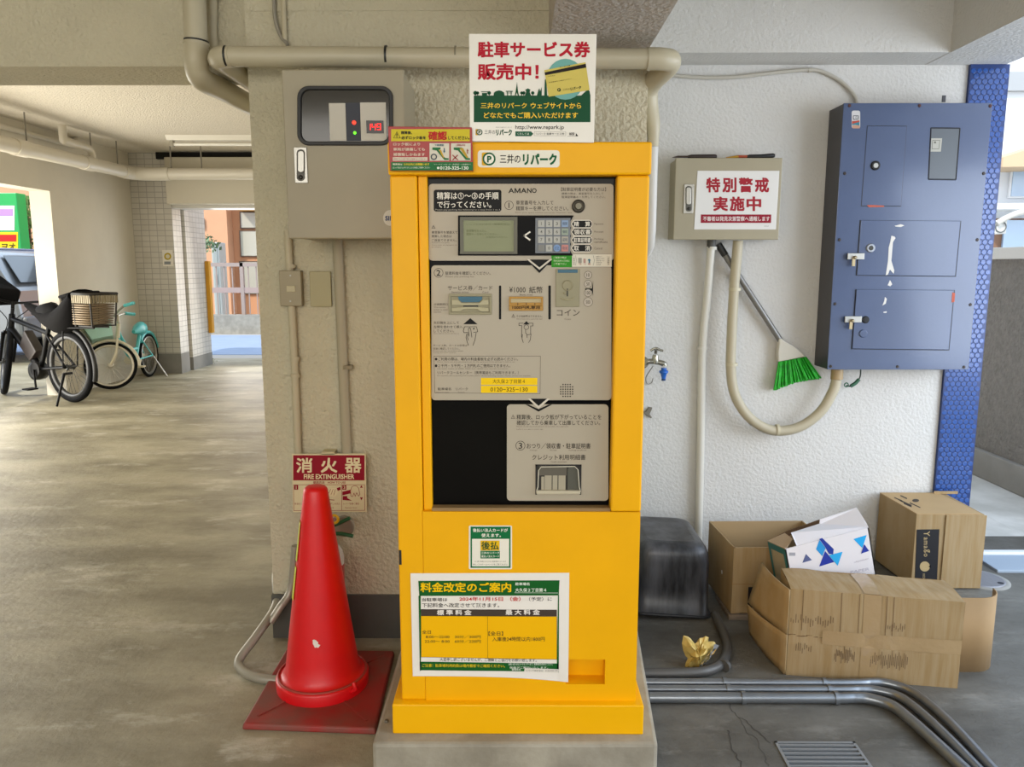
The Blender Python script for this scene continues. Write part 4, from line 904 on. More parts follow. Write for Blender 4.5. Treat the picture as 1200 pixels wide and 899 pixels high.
# broom
yb = YW - .030
br = thing('broom', 'broom with bright green bristles hanging head down on the white wall beside the meter panel', 'broom', A(935, 455, yb))
ha, hb_ = A(842, 287, yb), A(915, 400, yb)
obj('handle', M().tube([ha, hb_], .0125, 14), mat('broom_grey', '7D7B78', .35, .5), br)
obj('end_cap', M().tube([ha - (hb_ - ha).normalized() * .004, ha + (hb_ - ha).normalized() * .05], .0145, 14), blk, br)
K9 = crop(890, 360, 5.617)
hp_ = [(128, 210), (148, 206), (170, 228), (230, 258), (272, 292), (308, 326), (124, 362), (122, 300), (130, 240)]
obj('head', M().ppoly([K9(*p) for p in hp_], yb - .016, .032), mat('broom_head', 'C3BEB0', .5), br, bevel=.005)
m = M(); random.seed(3)
for i in range(170):
    u = random.random(); w_ = random.uniform(-.017, .017)
    a = A(*K9(126 + (306 - 126) * u, 360 + (328 - 360) * u), yb + w_)
    ub = u + random.uniform(-.03, .03); b = A(*K9(98 + (400 - 98) * ub + random.uniform(-3, 3), 548 + (470 - 548) * ub - 14 * math.sin(PI * max(0, min(1, ub))) + random.uniform(-10, 4)), yb + w_ * 1.25)
    m.tube([a, b], [.0022, .0032], 5)
obj('bristles', m, mat('broom_green', '12B818', .5, col2='0A8A12', vscale=60), br)
# wall tap
yt = YW - .075
K10 = crop(745, 400, 9.0)
chrome = mat('tap_chrome', 'A8A598', .22, .85)
tp = thing('water_tap', 'old chrome wall tap with a blue hose connector beside the yellow machine', 'tap', A(*K10(290, 385), yt))
obj('flange', M().lathe(A(*K10(72, 222), YW), [(.026, 0), (.026, -.006), (.012, -.012)], 24, 'y'), chrome, tp)
fb = A(*K10(72, 222), YW - .01); 
obj('body', M().tube(spline([fb, fb + Vector((.006, -.05, 0)), A(*K10(120, 215), yt), A(*K10(170, 212), yt), A(*K10(205, 215), yt), A(*K10(270, 228), yt), A(*K10(300, 242), yt), A(*K10(302, 262), yt)], 5), .0115, 14).lathe(A(*K10(205, 232), yt), [(.013, 0), (.0155, .012), (.0125, .03), (.0105, .036)], 18), chrome, tp)
obj('spindle', M().cyl(A(*K10(210, 132), yt), A(*K10(214, 92), yt), .006), mat('spindle_dark', '4E4A40', .4, .7), tp)
obj('tap_handle', M().tube(spline([A(*K10(155, 102), yt), A(*K10(185, 82), yt), A(*K10(220, 74), yt), A(*K10(250, 90), yt), A(*K10(288, 102), yt)], 4), .0052, 10), chrome, tp)
bl = mat('connector_blue', '1F5FB8', .35)
c_ = A(*K10(297, 280), yt)
obj('hose_connector', M().lathe(c_, [(.0115, 0), (.0115, -.010), (.0185, -.012), (.0185, -.020), (.013, -.024), (.010, -.036), (.0085, -.045)], 20), bl, tp)
obj('connector_ring', M().lathe(c_ + Vector((0, 0, -.045)), [(.0088, 0), (.0088, -.008)], 16), mat('connector_navy', '123A6A', .4), tp)
obj('wire_hook', M().tube(spline([A(*K10(182, 262), yt), A(*K10(150, 310), yt + .03), A(*K10(112, 370), yt + .05), A(*K10(108, 420), YW - .012), A(*K10(130, 452), YW - .008), A(*K10(168, 435), YW - .012), A(*K10(182, 390), YW - .02)], 5), .0022, 8), steel, tp)
m = M()
m.ppoly([K10(*p) for p in ((72, 738), (105, 745), (140, 694), (178, 700), (150, 768), (175, 805), (160, 812), (108, 780))], YW - .012, .012)
solo('wall_bracket', 'small broken grey metal bracket on the white wall below the tap', 'bracket', m, mat('bracket_grey', '7C776C', .5, .5), bevel=.002)
# thin cable along the top
yc = YW - .012
run('wall_cable', 'thin grey cable sagging along the top of the white wall into the slate blue panel', [A(772, 86, yc), A(795, 89, yc), A(830, 91, yc), A(865, 90, yc), A(900, 86, yc), A(930, 83, yc), A(955, 82, yc), A(975, 89, yc), A(992, 101, yc), A(1003, 116, yc), A(1004, 135, yc)], .0075, mat('cable_light', 'B5B0A4', .5), 'cable', 10, smoothk=6, clips=[(A(787, 88.5, yc), (1, 0, 0)), (A(949, 82, yc), (1, 0, 0))])
# meter panel
slate = mat('slate_paint', '485676', .24, bump=.10, bscale=120, bdist=.002, var=.07, vscale=5, coat=.4)
slate_s = mat('slate_paint_side', '3E3E44', .4)
Y3 = YW - .14
xl3, xr3 = A(979.5, 276, Y3).x, A(1149, 276, Y3).x; zb3, zt3 = A(1050, 433, Y3).z, A(1050, 121, Y3).z
mp = thing('meter_panel', 'glossy slate blue metal meter panel with hatches and a small window', 'meter panel', ((xl3 + xr3) / 2, YW - .07, zb3))
obj('body', M().box(xl3, xr3, Y3 + .006, YW, zb3, zt3), slate_s, mp, bevel=.002)
obj('front_plate', M().box(xl3 - .001, xr3 + .001, Y3, Y3 + .005, zb3 - .001, zt3 + .001), slate, mp, bevel=.0015)
K11 = crop(930, 90, 2.366); K12 = crop(960, 100, 4.995); K13 = crop(960, 250, 4.49)
hatch_gap = mat('gap_dark', '1B1E2A', .6)
def hatch(pts, th, cr, lift):
    c = (sum(p[0] for p in pts) / 4, sum(p[1] for p in pts) / 4)
    big = [(c[0] + (p[0] - c[0]) * 1.02 - .8, c[1] + (p[1] - c[1]) * 1.015 + .6) for p in pts]
    h = obj('hatch', M().ppoly([cr(*p) for p in pts], Y3 - lift, lift), slate, mp, bevel=.0012)
    obj('hatch_gap', M().ppoly([cr(*p) for p in big], Y3 - .0006, .0006), hatch_gap, h); return h
h1 = hatch([(283, 238), (248, 705), (478, 706), (512, 240)], 0, K12, .0015)
h2 = hatch([(187, 398), (176, 550), (448, 553), (463, 400)], 0, K11, .004)
h3 = hatch([(175, 590), (163, 754), (430, 757), (445, 592)], 0, K11, .006)
wpts = [(655, 250), (640, 550), (800, 552), (824, 252)]
mw = obj('meter_window', M().ppoly([K12(*p) for p in wpts], Y3 - .0008, .0006), mat('meter_glass', '565C62', .3), mp)
fr_ = M(); t_ = 5
for a, b in zip(wpts, wpts[1:] + wpts[:1]):
    fr_.tube([A(*K12(*a), Y3), A(*K12(*b), Y3)], .0028, 6)
obj('window_frame', fr_, hatch_gap, mw)
m = M().ppoly([K12(*p) for p in ((652, 310), (645, 388), (712, 388), (720, 310))], Y3 - .0012); obj('meter_card', m, mat('meter_card', 'A9A79C', .4), mw)
P = Print(Y3 - .0012, K12, .0003); P.line('#6A6A62', [(664, 322), (660, 372), (700, 372), (706, 322)], 3, 0, True); P.rect('#6A6A62', 672, 328, 684, 340, 0); P.done(mw)
def lock(c, Y, r, parent, col1, col2):
    p = A(*c, Y); k_ = obj('hatch_lock', M().lathe(p, [(r, 0), (r, -.003), (r * .8, -.005)], 24, 'y'), col1, parent); obj('keyhole', M().lathe(p + Vector((0, -.005, 0)), [(r * .55, 0), (r * .5, -.0015)], 16, 'y'), col2, k_)
lock(K12(328, 470), Y3 - .0015, .018, h1, mat('lock_ring_dark', '2C2C2C', .3, .6), steel)
lock(K13(270, 183), Y3 - .004, .0175, h2, mat('lock_grey', '9DA0A6', .3, .6), mat('key_dark', '3A3832', .4, .6))
lock(K13(243, 560), Y3 - .006, .0145, h3, mat('hole_black', '0A0A0C', .6), mat('hole_black', '0A0A0C', .6))
obj('blank_plug', M().lathe(A(*K13(231, 633), Y3 - .006), [(.0165, 0), (.016, -.003), (.013, -.004)], 20, 'y'), slate, h3)
for h_, (bx, by) in ((h2, (150, 210)), (h3, (136, 542))):
    hs = obj('hasp', M().pbox(bx, by, bx + 88, by + 33, Y3 - .014, .008, K13), steel, h_, bevel=.0012)
    obj('hasp_staple', M().lathe(A(*K13(bx + 34, by + 22), Y3 - .012), [(.006, 0), (.006, -.014), (.003, -.016)], 12, 'y').pbox(bx + 24, by + 26, bx + 40, by + 68, Y3 - .018, .006, K13), mat('brass_dull', 'A89878', .35, .8), hs)
pm = M()
for (cx, cy) in ((155, 80), (349, 80), (545, 81)): pm.lathe(A(*K11(cx, cy), Y3), [(.0065, 0), (.005, -.003)], 10, 'y')
for i_, (cx, cy) in enumerate(((142, 268), (127, 452), (115, 630), (103, 803), (527, 268), (509, 452), (490, 632), (472, 805), (288, 804))):
    obj('screw', M().lathe(A(*K11(cx, cy), Y3), [(.0065, 0), (.005, -.003)], 10, 'y'), mat('screw_dark', '3C3430', .5, .5), mp)
for cx, cy in ((155, 80), (349, 80), (545, 81)): obj('screw', M().lathe(A(*K11(cx, cy), Y3), [(.0065, 0), (.005, -.003)], 10, 'y'), mat('screw_rust', '4A241C', .7), mp)
obj('lifting_eye', M().pbox(720, 58, 742, 98, Y3 + .03, .004, K12), slate_s, mp, bevel=.001)
# sticker with pictogram
P = Print(Y3, K12, .0005); P.rrect('#C9C8C8', 190, 148, 240, 252, 12, 0); P.rrect('#5E6066', 198, 176, 232, 202, 4, 1); P.poly('#B0493A', [(192, 210), (215, 208), (236, 204), (236, 226), (192, 228)], 1); P.poly('#3A7A8A', [(192, 226), (236, 214), (236, 236), (214, 232), (192, 232)], 2); P.rrect('#B98F78', 194, 234, 238, 252, 4, 1); P.text('#E2E2E2', '電気', 202, 180, 228, 198, 2, .02); P.done(mp, name='pictogram_sticker')
# paint chips
m = M()
for pts in (((380, 118), (396, 122), (402, 130), (388, 152), (384, 200), (380, 250), (395, 300), (392, 318), (372, 296), (362, 322), (350, 326), (362, 250), (366, 180), (374, 150)), ((396, 66), (430, 58), (448, 64), (430, 72), (404, 70))): m.ppoly([K13(*p) for p in pts], Y3 - .0047)
for pts in (((372, 352), (378, 360), (384, 374), (374, 384), (360, 378), (366, 366)),): m.ppoly([K13(*p) for p in pts], Y3 - .0006)
for pts in (((346, 440), (356, 450), (350, 476), (332, 486), (342, 462)), ((338, 518), (356, 516), (354, 524), (338, 524))): m.ppoly([K13(*p) for p in pts], Y3 - .0067)
obj('paint_chip', m, mat('chip_white', 'D5D2CC', .7), mp)
m = M(); m.ppoly([K11(*p) for p in ((440, 598), (448, 600), (446, 624), (438, 626))], Y3 - .0067); m.ppoly([K12(*p) for p in ((280, 703), (292, 700), (380, 704), (380, 712), (292, 714))], Y3 - .0022); obj('paint_chip', m, mat('chip_red', 'B4553E', .7), mp)
obj('cable_gland', M().cyl((A(981, 436, yw2).x, yw2, zb3), (A(981, 436, yw2).x, yw2, zb3 - .05), .024), mat('gland_tan', 'A8906A', .5), mp)
gw = thing('green_wire', 'short green insulated wire hanging from the bottom of the slate blue panel', 'wire', A(*K9(570, 515), YW - .05))
obj('wire', M().tube(spline([Vector((A(*K9(664, 415), YW - .05).x, YW - .05, zb3 + .002)), A(*K9(664, 450), YW - .05), A(*K9(645, 488), YW - .05), A(*K9(600, 520), YW - .05), A(*K9(572, 515), YW - .05)], 5), .003, 8), mat('wire_dark', '2A3A30', .5), gw)
obj('sleeve', M().tube(spline([A(*K9(655, 475), YW - .052), A(*K9(630, 502), YW - .052), A(*K9(600, 520), YW - .052)], 4), .0075, 10), mat('wire_green', '2E5E46', .45), gw)
obj('ring_terminal', M().torus(A(*K9(572, 512), YW - .052), .008, .0026), mat('wire_green', '2E5E46', .45), gw)

# ------------------------------------------------------------------ clutter on the floor
card = mat('cardboard', 'A08965', .78, col2='94794F', vscale=9, bump=.12, bscale=14, stretch=(6, 1, .4))
card_in = mat('cardboard_inside', 'A58C66', .8, var=.06, vscale=6)
card_d = mat('cardboard_edge', '8E6C42', .8)
# upturned tub
tub_m = mat('tub_black', '16171A', .36, col2='4A4B50', vscale=6, detail=10, stretch=(3, 3, .6), bump=.1, bscale=30)
ya_, zb_t = 2.62, .03
xa_, xb_ = A(743, 700, ya_).x, A(835.5, 700, ya_).x
tb = thing('black_tub', 'dusty black plastic tub turned upside down between the yellow machine and the boxes', 'tub', ((xa_ + xb_) / 2, 2.83, 0))
zt_t = .262
def rloop(x0, x1, y0, y1, r, z, k=6, tilt=0):
    return [Vector((x, y, z)) for x, y in rr(x0, y0, x1, y1, r, k)]
secs = []
lv = [(0, 0, .03), (.010, -.0, .03), (.012, .005, .034), (.10, .006, .038), (.19, .006, .042), (.218, .008, .044), (.236, .014, .044), (.248, .024, .038), (.255, .038, .03), (.2575, .055, .02)]
yb_ = 2.99
m = M(); rings = []
for z_, ins, r_ in lv:
    zz = z_ * 1.05
    rings.append([Vector((p.x, p.y, p.z + .018 * (1 - (p.x - xa_) / (xb_ - xa_)) * (1 if z_ < .2 else .7))) for p in rloop(xa_ + ins, xb_ - ins, ya_ + ins, yb_ - ins, r_ + .01, zz)])
n = len(rings[0]); vs = [p for rg in rings for p in rg]
m.faces(vs, [(i * n + j, (i + 1) * n + j, (i + 1) * n + (j + 1) % n, i * n + (j + 1) % n) for i in range(len(rings) - 1) for j in range(n)], True); m.face(rings[-1], True)
obj('shell', m, tub_m, tb)
obj('rim', M().tube([p + Vector((0, 0, .006)) for p in rings[0]], .006, 8, closed=True), mat('tub_rim', '222328', .4), tb)
# open empty carton standing on a board
def panel(m, pts, nrm, t=.005): m.prism(pts, Vector(nrm).normalized() * t); return m
fl0 = A(859, 718, 2.64); ze = G(859, 719, .02); Yf = ze.y
xL, xRr = A(858, 690, Yf).x, A(858, 690, Yf).x + .37
zt_b = A(861, 642, Yf).z; Yb = G(832, 611, zt_b).y; xLb = G(831, 611, zt_b).x
ec = thing('open_carton', 'empty open cardboard box on a board right beside the black tub', 'cardboard box', ((xL + xRr) / 2, (Yf + Yb) / 2, .02))
sh = xLb - xL
FL, FR, BL, BR = (xL, Yf), (xRr, Yf + .01), (xL + sh, Yb), (xRr + sh, Yb + .01)
zb_c = .02
def wallp(a, b, nx): 
    return M().prism([(a[0], a[1], zb_c), (b[0], b[1], zb_c), (b[0], b[1], zt_b), (a[0], a[1], zt_b)], nx)
obj('front_panel', wallp(FL, FR, (0, .005, 0)), card, ec); obj('back_panel', wallp(BL, BR, (0, -.005, 0)), card_in, ec)
obj('side_panel', wallp(FL, BL, (.005, 0, 0)), card, ec); obj('side_panel', wallp(FR, BR, (-.005, 0, 0)), card, ec)
obj('bottom', M().prism([(*FL, zb_c), (*FR, zb_c), (*BR, zb_c), (*BL, zb_c)], (0, 0, .004)), card_in, ec)
m = M(); zc_ = A(860, 685, Yf).z; m.box(xL - .0006, xRr - .01, Yf - .0006, Yf, zc_, zc_ + .002); obj('crease', m, card_d, ec)
m = M(); p1, p2 = A(877, 688, Yf), A(900, 712, Yf); m.box(p1.x, p1.x + .2, Yf - .0012, Yf - .0004, p2.z, p1.z); obj('black_label', m, mat('label_black', '17161A', .4), ec)
m = M(); m.lathe(Vector((xL + sh * .38 - .0012, Yf + (Yb - Yf) * .4, .13)), [(.008, .001), (.008, 0)], 14, 'x'); obj('sticker_dot', m, mat('chip_white', 'D5D2CC', .7), ec)
bd = M(); q = G(846, 727, 0); bd.box(xL - .012, xL + .25, Yf - .015, Yf + .18, 0, .0195)
solo('wooden_board', 'grey weathered board lying under the open cardboard box', 'board', bd, mat('board_grey', '77695A', .85, col2='5C5146', vscale=14, stretch=(1, 6, 6)), bevel=.003)
# white printed carton, tilted
Yw = 2.41
K14 = crop(870, 590, 6.316)
wc = thing('printed_carton', 'white cardboard box printed with blue triangles, tilted among the brown boxes', 'cardboard box', A(975, 700, Yw + .1) * 1)
def WP(x, y, Y=None): return A(*K14(x, y), Y or Yw)
dpt = Vector((-.055, .24, .035))
TL, TR = WP(316, 340), WP(935, 178); BRr = WP(992, 540); dn = (BRr - TR)
BLl = TL + (WP(345, 500) - TL) * 1.0
dirx = (TR - TL).normalized(); hgt = .235
down = Vector((dirx.z, 0, -dirx.x)) * hgt
dk = (Vector((BRr.x - TR.x, 0, BRr.z - TR.z))).normalized() * hgt
b0, b1 = TL + dk, TR + dk
zmin = min(b0.z, b1.z)
if zmin < .006:
    s_ = (TL.z - .006) / (TL.z - b0.z); b0 = TL + (b0 - TL) * min(1, s_); s_ = (TR.z - .006) / (TR.z - b1.z); b1 = TR + (b1 - TR) * min(1, s_)
lav = mat('carton_white', 'DAD8DE', .5, var=.03, vscale=5)
obj('front_panel', M().prism([b0, b1, TR, TL], (0, .004, 0)), lav, wc)
LB = WP(188, 282, Yw + .165); dpt = LB - TL; dpt = Vector((dpt.x, .165, dpt.z))
obj('end_panel', M().prism([TL, TL + dpt, b0 + dpt, b0], (.004, 0, 0)), mat('carton_end', 'A69A82', .6), wc)
m = M(); te = .022
e1, e2, e3, e4 = TL, TL + dpt, b0 + dpt, b0
def inset(a, b, c, d, w_):
    u = (b - a).normalized() * w_; v = (d - a).normalized() * w_
    return a + u + v, b - u + v, c - u - v, d + u - v
i1, i2, i3, i4 = inset(e1, e2, e3, e4, te)
o_ = Vector((-.0012, -.0004, 0))
for qd in ((e1, e2, i2, i1), (e2, e3, i3, i2), (e4, e1, i1, i4)): m.face([p + o_ for p in qd])
obj('teal_border', m, mat('carton_teal', '1E6A70', .5), wc)
obj('end_panel', M().prism([TR, TR + dpt, b1 + dpt, b1], (-.004, 0, 0)), lav, wc)
obj('back_panel', M().prism([TL + dpt, TR + dpt, b1 + dpt, b0 + dpt], (0, -.004, 0)), card_in, wc)
obj('bottom', M().prism([b0, b1, b1 + dpt, b0 + dpt], (0, 0, .004)), card_in, wc)
f1, f2, f3 = WP(362, 222, Yw + .04), WP(848, 34, Yw + .08), WP(908, 130, Yw + .03)
m = M(); m.prism([TL + (TR - TL) * .14, TR, WP(908, 130, Yw + .04), f2, WP(575, 120, Yw + .09), WP(572, 155, Yw + .085), f1], (0, .004, .001)); obj('flap', m, mat('carton_flap', 'DDDDE6', .5), wc)
m = M(); m.prism([TL, TL + dpt, WP(315, 225, Yw + .13), WP(372, 270, Yw + .04), WP(328, 335, Yw + .01)], (0, .001, .003)); obj('flap', m, mat('carton_flap_in', 'B29C82', .6), wc)
bk0, bk1 = TL + dpt, TR + dpt
m = M(); m.prism([bk0, bk1, WP(575, 122, Yw + .16), WP(330, 205, Yw + .165)], (0, .004, 0)); obj('flap', m, mat('carton_brown', '6A5138', .7), wc)
P = Print(Yw, K14, .0005)
P.poly('#56608A', [(470, 374), (444, 440), (515, 420)], 0); P.poly('#2F8FD0', [(570, 270), (545, 340), (592, 392), (616, 330)], 0); P.poly('#2A3C94', [(568, 264), (590, 256), (676, 338), (672, 378), (640, 374), (612, 322)], 1)
P.poly('#2A3A98', [(612, 352), (568, 468), (680, 434)], 0); P.poly('#2FA2DE', [(742, 358), (640, 384), (706, 462)], 1); P.poly('#2AA0E0', [(920, 234), (822, 264), (888, 332)], 0); P.poly('#2A3C98', [(902, 302), (878, 372), (938, 352)], 1)
P.rect('#9A9CA6', 346, 364, 392, 388, 0); P.text('#B4B2C0', 'Handle with care', 826, 446, 934, 402, 0, 0) if False else P.text('#A8A6B4', 'multi purpose paper', 826, 430, 934, 446, 0, 0, skew=-30); P.text('#B0AEBC', 'PAPER', 800, 500, 940, 520, 0, .01, skew=-26); P.done(wc)
# brown carton with the black label, upright by the column
Yy = G(1146, 690).y
K15 = crop(1010, 560, 6.4235)
y0_, y1_ = A(1071, 640, Yy).x, A(1150.5, 640, Yy).x; zty = A(1110, 602, Yy).z
yb0 = G(1031, 577, zty); yb1 = G(1106, 577, zty); Ybk = min(yb0.y, YW - .02)
yc_ = thing('label_carton', 'upright brown cardboard box with a tall black label in front of the blue column', 'cardboard box', ((y0_ + y1_) / 2, (Yy + Ybk) / 2, 0))
b0x, b1x = yb0.x * Ybk / yb0.y, y1_ + .03
pb_ = [(y0_, Yy), (y1_, Yy), (b1x - .03, Ybk), (b0x, Ybk)]
m = M().hexa([(*p, .0095) for p in pb_] + [(*p, zty - .003) for p in pb_]); obj('body', m, card, yc_, bevel=.002)
tpts = [(y0_, Yy, zty - .003), (y1_ - .012, Yy, zty - .003), (b1x - .06, Ybk, zty - .003), (b0x, Ybk, zty - .003)]
obj('top_flap', M().prism(tpts, (0, 0, .003)), mat('cardboard_top', 'B29468', .75, var=.05), yc_)
xs_ = A(*K15(612, 500), Yy).x
obj('front_flap', M().box(xs_, y1_ + .006, Yy - .006, Yy - .001, .004, A(1110, 603, Yy).z - .002), card, yc_, bevel=.001)
m = M(); pfl = A(1092, 574, Ybk); m.box(pfl.x, pfl.x + .10, Ybk - .02, Ybk - .016, zty, zty + .012); obj('back_flap', m, card, yc_)
lb = obj('label', M().ppoly([K15(*p) for p in ((414, 390), (399, 775), (566, 775), (584, 388))], Yy - .0012, .001), mat('label_black', '17161A', .4), yc_)
P = Print(Yy - .0012, K15, .0004); gd = '#B09A70'
for ch, y_, h_ in (('Y', 402, 42), ('a', 448, 22), ('m', 474, 34), ('a', 512, 22), ('g', 538, 28), ('o', 570, 40)): P.text(gd, ch, 466, y_, 512 if ch in 'Yg' else 492, y_ + h_ * (.9 if ch != 'o' else .6), 0, .004, 90)
P.disc(gd, 474, 668, 38, 0); P.poly(gd, [(500, 640), (512, 668), (506, 690), (494, 690)], 1); P.poly('#17161A', [(502, 668), (520, 655), (520, 682)], 2); P.text(gd, 'RICH', 458, 722, 476, 764, 0, .004, 90); P.done(lb)
P_ = [(300, 128, 330, 150)]
m = M()
def on_top(x, y): q = G(*K15(x, y), zty); return Vector((q.x, q.y, zty + .0006))
for (a, b, l_, w_) in ((245, 145, 60, 8), (290, 130, 50, 10), (285, 165, 90, 10), (315, 185, 60, 12), (360, 185, 80, 8)):
    m.face([on_top(a, b), on_top(a, b + w_), on_top(a + l_, b + w_ + l_ * .45), on_top(a + l_, b + l_ * .45)])
m.face([on_top(385 + 26 * math.cos(-t * PI / 8) + 20, 172 + 12 * math.sin(-t * PI / 8)) for t in range(16)])
obj('stamp_print', m, mat('ink_dark', '3A3026', .7), yc_)
# long taped carton lying in front
FLb, FRb = G(921, 791), G(1122, 807)
zL, zR = A(931, 690, FLb.y).z, A(1131, 706, FRb.y).z
TLb = G(916, 669, zL); TRb = G(1113, 692, zR)
fdir = (FRb - FLb).normalized(); ndir = Vector((-fdir.y, fdir.x, 0))
dep = .165
BLb_, BRb_ = FLb + ndir * dep + Vector((.02, 0, 0)), FRb + ndir * dep
lc = thing('taped_carton', 'long battered cardboard box wrapped with clear tape lying in front of the other boxes', 'cardboard box', (FLb + FRb + BLb_ + BRb_) / 4)
def fp(u, v, e=0):                # point on its front face
    b = FLb + (FRb - FLb) * u; zt_ = zL + (zR - zL) * u
    seam = -.004 * math.exp(-((v - .47) / .03) ** 2)
    dent = .006 * math.sin(PI * u) * math.sin(PI * v) + .003 * noise.noise(Vector((u * 5, v * 3, 2)))
    crush = -.008 * math.exp(-((u - .47) / .05) ** 2) * v
    return b + Vector((0, 0, zt_ * v)) - ndir * (dent + seam + crush + e)
NU, NV = 40, 20
m = M(); vs = [fp(i / NU, j / NV) for j in range(NV + 1) for i in range(NU + 1)]
m.faces(vs, [(j * (NU + 1) + i, j * (NU + 1) + i + 1, (j + 1) * (NU + 1) + i + 1, (j + 1) * (NU + 1) + i) for j in range(NV) for i in range(NU)], True)
def top_pt(u, w_):
    f = fp(u, 1); b = f + ndir * dep
    return f + (b - f) * w_ + Vector((0, 0, .006 * noise.noise(Vector((u * 4, w_ * 3, 5))) * (1 if w_ > .01 else 0)+ .004 * math.sin(PI * w_)))
vs = [top_pt(i / NU, j / 10) for j in range(11) for i in range(NU + 1)]
m.faces(vs, [(j * (NU + 1) + i, j * (NU + 1) + i + 1, (j + 1) * (NU + 1) + i + 1, (j + 1) * (NU + 1) + i) for j in range(10) for i in range(NU)], True)
bk = [FLb + ndir * dep, FRb + ndir * dep]
m.face([FRb + Vector((0, 0, 0)), bk[1], top_pt(1, 1), top_pt(1, 0)]); m.face([bk[0], FLb, top_pt(0, 0), top_pt(0, 1)]); m.face([bk[1], bk[0], top_pt(0, 1), top_pt(1, 1)]); m.face([FLb, bk[0], bk[1], FRb])
obj('body', m, card, lc)
def flap(a0, a1, b0, b1, bulge, nm, ma):
    m = M(); vs = []; K = 8
    for j in range(K + 1):
        t = j / K
        for i in range(7):
            s_ = i / 6; p = (a0 + (a1 - a0) * s_) * (1 - t) + (b0 + (b1 - b0) * s_) * t
            vs.append(p + Vector((-1, -.3, 0)) * bulge * math.sin(PI * t * .8))
    m.faces(vs, [(j * 7 + i, j * 7 + i + 1, (j + 1) * 7 + i + 1, (j + 1) * 7 + i) for j in range(K) for i in range(6)], True)
    o = obj(nm, m, ma, lc); s_ = o.modifiers.new('thickness', 'SOLIDIFY'); s_.thickness = .005; return o
mid_ = .47
fo = Vector((-.002, -.003, 0))
flap(fp(0, .99) + fo, fp(0, mid_) + fo, A(896, 659, 2.50), A(880, 706, 2.50), .012, 'side_flap', card)
lowb = G(882, 742, .004)
flap(fp(0, mid_) + fo, FLb + Vector((0, 0, .004)) + fo, A(879, 708, 2.46), lowb, .012, 'side_flap', card)
tape = mat('tape_clear', 'A48A64', .16, coat=.5, bump=.3, bscale=50)
m = M()
for u0, u1 in ((.43, .53),):
    for j in range(NV):
        m.face([fp(u0, j / NV, .0012), fp(u1, j / NV, .0012), fp(u1, (j + 1) / NV, .0012), fp(u0, (j + 1) / NV, .0012)], True)
    for j in range(10):
        o_ = Vector((0, 0, .0012)); m.face([top_pt(u0, j / 10) + o_, top_pt(u1, j / 10) + o_, top_pt(u1, (j + 1) / 10) + o_, top_pt(u0, (j + 1) / 10) + o_], True)
obj('tape', m, tape, lc)
m = M()
for i in range(8, NU):
    m.face([fp(i / NU, .40, .0018), fp((i + 1) / NU, .40, .0018), fp((i + 1) / NU, .56, .0018), fp(i / NU, .56, .0018)], True)
obj('tape', m, tape, lc)
random.seed(5)
for cu, cv, n_, su, sv in ((.10, .33, 8, .05, .10), (.34, .30, 16, .06, .16), (.60, .28, 22, .11, .18), (.14, .66, 18, .13, .10), (.62, .66, 10, .06, .08)):
    m = M()
    for i in range(n_):
        u = cu + (i / n_ - .5) * 2 * su; v = cv + random.uniform(-.03, .03); h_ = sv * random.uniform(.3, 1)
        for q in range(3):
            m.face([fp(u - .0018, v - h_ / 2 + h_ * q / 3, .0022), fp(u + .0018, v - h_ / 2 + h_ * q / 3, .0022), fp(u + .0016, v - h_ / 2 + h_ * (q + 1) / 3, .0022), fp(u - .0016, v - h_ / 2 + h_ * (q + 1) / 3, .0022)])
    obj('scuff_mark', m, mat('scuff_brown', '6A5238', .85), lc)
m = M(); random.seed(9)
for i in range(22):
    u0, u1 = i / 50, (i + 1) / 50; j0, j1 = .475 + .012 * noise.noise(Vector((u0 * 20, 1, 0))), .475 + .012 * noise.noise(Vector((u1 * 20, 1, 0)))
    m.face([fp(u0, j0 - .012, .0016), fp(u1, j1 - .012, .0016), fp(u1, j1 + .004, .0016), fp(u0, j0 + .004, .0016)])
for uu in (.075, .30, .405, .56, .60):
    for j in range(10): m.face([fp(uu - .002, .54 + j * .046, .0015), fp(uu + .002, .54 + j * .046, .0015), fp(uu + .002, .586 + j * .046, .0015), fp(uu - .002, .586 + j * .046, .0015)])
obj('crease', m, mat('crease_brown', '6E5334', .85), lc)
m = M()
for (x_, y_) in ((916, 712), (912, 752)):
    c = A(x_, y_, 2.33); m.add(M().lathe((0, 0, 0), [(.006, 0), (.006, -.001)], 12, 'x'), Matrix.Translation(c + Vector((-.012, 0, 0))))
# curled cardboard sheet at the end of the long box
rc = .08; yk = FRb.y + .14
cxk = A(1168, 735, yk).x - rc
m = M(); arc = []
for i in range(16):
    t = i / 21
    if t < .45: arc.append(Vector((FRb.x + .022 + (cxk - FRb.x - .022) * t / .45, yk - rc * .55, 0)))
    else:
        a = -PI / 2 + (t - .45) / .55 * PI; arc.append(Vector((cxk + rc * math.cos(a), yk + rc * .45 + rc * math.sin(a), 0)))
zk = A(1150, 687, yk + .02).z - .012
na = len(arc); m.faces(arc + [a + Vector((0, 0, zk)) for a in arc], [(i, i + 1, na + i + 1, na + i) for i in range(na - 1)], True)
o = solo('curled_cardboard', 'curled piece of brown cardboard standing at the right end of the long taped box', 'cardboard', m, mat('cardboard_ribbed', '9A7D56', .78, var=.1, vscale=6))
s_ = o.modifiers.new('thickness', 'SOLIDIFY'); s_.thickness = .004
